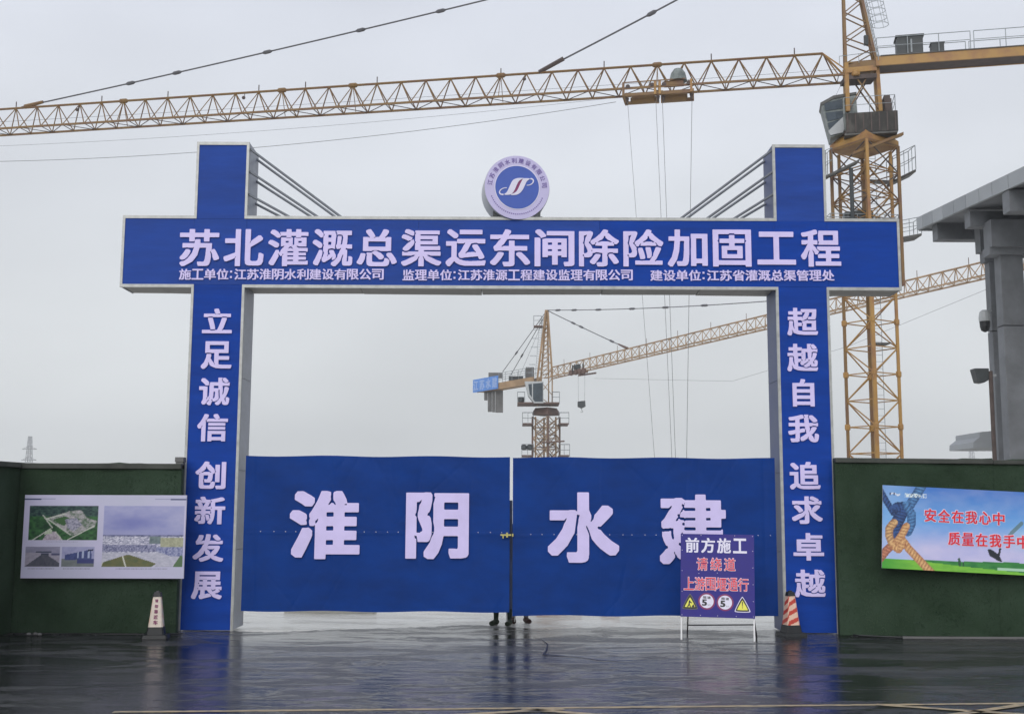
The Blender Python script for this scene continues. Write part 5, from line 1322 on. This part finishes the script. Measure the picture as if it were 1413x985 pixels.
# ------------------------------------------------------------------ far pylons
def pylon(px, py_top, py_vis, D, h, label, arms, hw):
    b = P(px, py_vis, D); tz = P(px, py_top, D).z; base = Vector((b.x, D, 0))
    t = thing('electricity_pylon', label, 'pylon', base, 'far electricity pylons')
    sg = MB(); n = 12
    wz = lambda z: hw*(1.9-1.4*(z/tz))
    zs = [tz*(i/n)**.9 for i in range(n+1)]
    for sx_ in (-1, 1):
        for sy_ in (-1, 1):
            for a, b_ in zip(zs, zs[1:]): sg.bar(base+V(sx_*wz(a), sy_*wz(a), a), base+V(sx_*wz(b_), sy_*wz(b_), b_), .22, 4)
    for a, b_ in zip(zs, zs[1:]):
        for sy_ in (-1, 1):
            sg.bar(base+V(-wz(a), sy_*wz(a), a), base+V(wz(b_), sy_*wz(b_), b_), .12, 4); sg.bar(base+V(wz(a), sy_*wz(a), a), base+V(-wz(b_), sy_*wz(b_), b_), .12, 4)
            sg.bar(base+V(-wz(b_), sy_*wz(b_), b_), base+V(wz(b_), sy_*wz(b_), b_), .12, 4)
    obj('lattice', sg, M['pylon'], t)
    for py, L in arms:
        z = P(px, py, D).z; obj('cross_arm', MB().bar(base+V(-L, 0, z), base+V(L, 0, z), .28, 4).bar(base+V(-L, 0, z), base+V(0, 0, z+1.8), .14, 4).bar(base+V(L, 0, z), base+V(0, 0, z+1.8), .14, 4), M['pylon'], t)
pylon(39.5, 602, 640, 640, 40, 'faint grey lattice pylon above the left turf wall', ((619.5, 4.0), (634.5, 4.0)), 1.35)
pylon(1341, 598, 632, 900, 40, 'very faint pylon left of the grey gate house columns', ((612, 5), (622, 5)), 1.6)

# ------------------------------------------------------------------ people standing behind the gate (their feet show under it)
def person(x, y, face, h, trousers, jacket, shoes, label, stance=.09, helmet=None):
    t = thing('person', label, 'person', (x, y, -.012), 'people standing behind the gate'); s = h/1.72
    J = {}; E = []; Rr = {}
    def j(n, p, r, par=None):
        J[n] = Vector(p)*s; Rr[n] = r*s
        if par: E.append((par, n))
    j('pelvis', (0,0,.95), .135); j('waist', (0,0,1.08), .125, 'pelvis'); j('chest', (0,-.01,1.28), .15, 'waist'); j('neckb', (0,.005,1.45), .07, 'chest'); j('neck', (0,-.005,1.52), .052, 'neckb')
    j('head', (0,-.02,1.61), .082, 'neck'); j('crown', (0,-.01,1.68), .07, 'head')
    for sd_, q in ((-1, 'l'), (1, 'r')):
        j('hip'+q, (sd_*.09,0,.90), .095, 'pelvis'); j('knee'+q, (sd_*stance,-.02,.50), .062, 'hip'+q); j('calf'+q, (sd_*stance,.01,.34), .058, 'knee'+q); j('ank'+q, (sd_*stance,.02,.10), .04, 'calf'+q)
        j('heel'+q, (sd_*stance,.0,.045), .036, 'ank'+q); j('toe'+q, (sd_*(stance+.02),-.16,.032), .03, 'heel'+q)
        j('sh'+q, (sd_*.17,0,1.41), .068, 'neckb'); j('elb'+q, (sd_*.24,.03,1.13), .045, 'sh'+q); j('wr'+q, (sd_*.25,-.06,.90), .028, 'elb'+q); j('palm'+q, (sd_*.25,-.075,.83), .03, 'wr'+q)
        for f in range(4):
            fx = sd_*.25; fy = -.105+.022*f; ln = (.062, .075, .078, .058)[f]
            j('f%d%s' % (f, q), (fx, fy, .80), .010, 'palm'+q); j('g%d%s' % (f, q), (fx-sd_*.012, fy-.006, .80-ln*.6), .009, 'f%d%s' % (f, q)); j('h%d%s' % (f, q), (fx-sd_*.03, fy-.008, .80-ln), .0075, 'g%d%s' % (f, q))
        j('t0'+q, (sd_*.235,-.115,.84), .012, 'palm'+q); j('t1'+q, (sd_*.225,-.135,.80), .010, 't0'+q)
    names = list(J); me = bpy.data.meshes.new('body'); me.from_pydata([tuple(J[n]) for n in names], [(names.index(a), names.index(b)) for a, b in E], [])
    o = bpy.data.objects.new('body', me); COL.objects.link(o)
    sk = o.modifiers.new('skin', 'SKIN'); o.modifiers.new('sub', 'SUBSURF').levels = 1; o.modifiers['sub'].render_levels = 1
    for i, n in enumerate(names): me.skin_vertices[0].data[i].radius = (Rr[n], Rr[n]*(.8 if n in ('chest', 'waist', 'pelvis') else 1))
    me.skin_vertices[0].data[0].use_root = True
    dg = bpy.context.evaluated_depsgraph_get(); m2 = bpy.data.meshes.new_from_object(o.evaluated_get(dg)); bpy.data.objects.remove(o)
    m2.materials.clear()
    for m_ in (M['skin'], trousers, jacket, shoes): m2.materials.append(m_)
    for p in m2.polygons:
        c = p.center/s
        p.material_index = 3 if c.z < .075 else (1 if c.z < .98 and abs(c.x) < .2 else (2 if (c.z < 1.49 and c.z > .9) else 0)); p.use_smooth = True
    rot = Matrix.Rotation(face, 4, 'Z'); m2.transform(rot); b = obj('body', m2, None, t)
    L = lambda p: t.location + (rot @ (Vector(p)*s))
    hd = MB().lathe(L((0, .0, 1.63)), [(.088*s, 0), (.096*s, .04*s), (.085*s, .09*s), (.05*s, .125*s)], 16)
    obj('hard_hat' if helmet else 'hair', hd, helmet or M['hair'], t, smooth=True)
    obj('nose', MB().bar(L((0, -.10, 1.63)), L((0, -.125, 1.60)), .009*s, 6, .014*s), M['skin'], t)
    for ex in (-.032, .032): obj('eye', MB().lathe(L((ex, -.093, 1.635)), [(.004, 0), (.010, .004), (.004, .010)], 8), M['sblack'], t)
    obj('mouth', MB().bar(L((-.022, -.099, 1.57)), L((.022, -.099, 1.57)), .005*s, 6), M['maroon'], t)
    for ex in (-1, 1):
        obj('ear', MB().lathe(L((ex*.083, -.01, 1.60)), [(.008, 0), (.014, .012), (.012, .04), (.006, .05)], 8), M['skin'], t)
        obj('shoe', MB().bar(L((ex*stance, .05, .035)), L((ex*(stance+.02), -.19, .028)), .045*s, 8, .036*s), shoes, t, bevel=.004)
    return t
grn = cloth('green_trousers', (.025, .045, .03)); gry = cloth('grey_trousers', (.24, .23, .22)); brn = cloth('dark_trousers', (.03, .025, .03))
person(-.125, 17.50, R(-14), 1.72, grn, cloth('navy_jacket', (.02, .03, .08)), cloth('green_boot', (.03, .045, .025)), 'person behind the gate in dark green trousers, left pair of feet below it', .10)
person(.135, 17.84, R(9), 1.68, gry, cloth('grey_jacket', (.15, .15, .15)), cloth('brown_shoe', (.06, .025, .02)), 'person behind the gate in grey trousers, right pair of feet below it', .10)
for (x0, x1, y, h, m_, lab) in ((.42, 1.15, 19.2, .03, 'orange', 'orange plank lying on pale wet concrete behind the gate, nearest the feet'), (1.45, 1.75, 19.0, .03, 'orange', 'short orange plank on pale concrete behind the A-board side of the gate'),
                           (-3.7, -2.2, 19.3, .05, 'pale', 'pale beige block lying behind the gate near the left pillar')):
    tag(obj('plank', MB().box(x0, x1, y, y+.14, -.018, -.018+h), M[m_]), lab, 'plank')

# ------------------------------------------------------------------ damp air
hz = obj('haze', MB().box(-700, 700, -55, 960, -1.0, 64), None, kind='stuff')
hm = bpy.data.materials.new('haze'); hm.use_nodes = True; hn = hm.node_tree; hn.nodes.clear()
out = hn.nodes.new('ShaderNodeOutputMaterial'); pv = hn.nodes.new('ShaderNodeVolumePrincipled')
pv.inputs['Color'].default_value = (.90, .93, .96, 1); pv.inputs['Density'].default_value = .00065
hn.links.new(pv.outputs[0], out.inputs['Volume'])
hz.data.materials.clear(); hz.data.materials.append(hm)
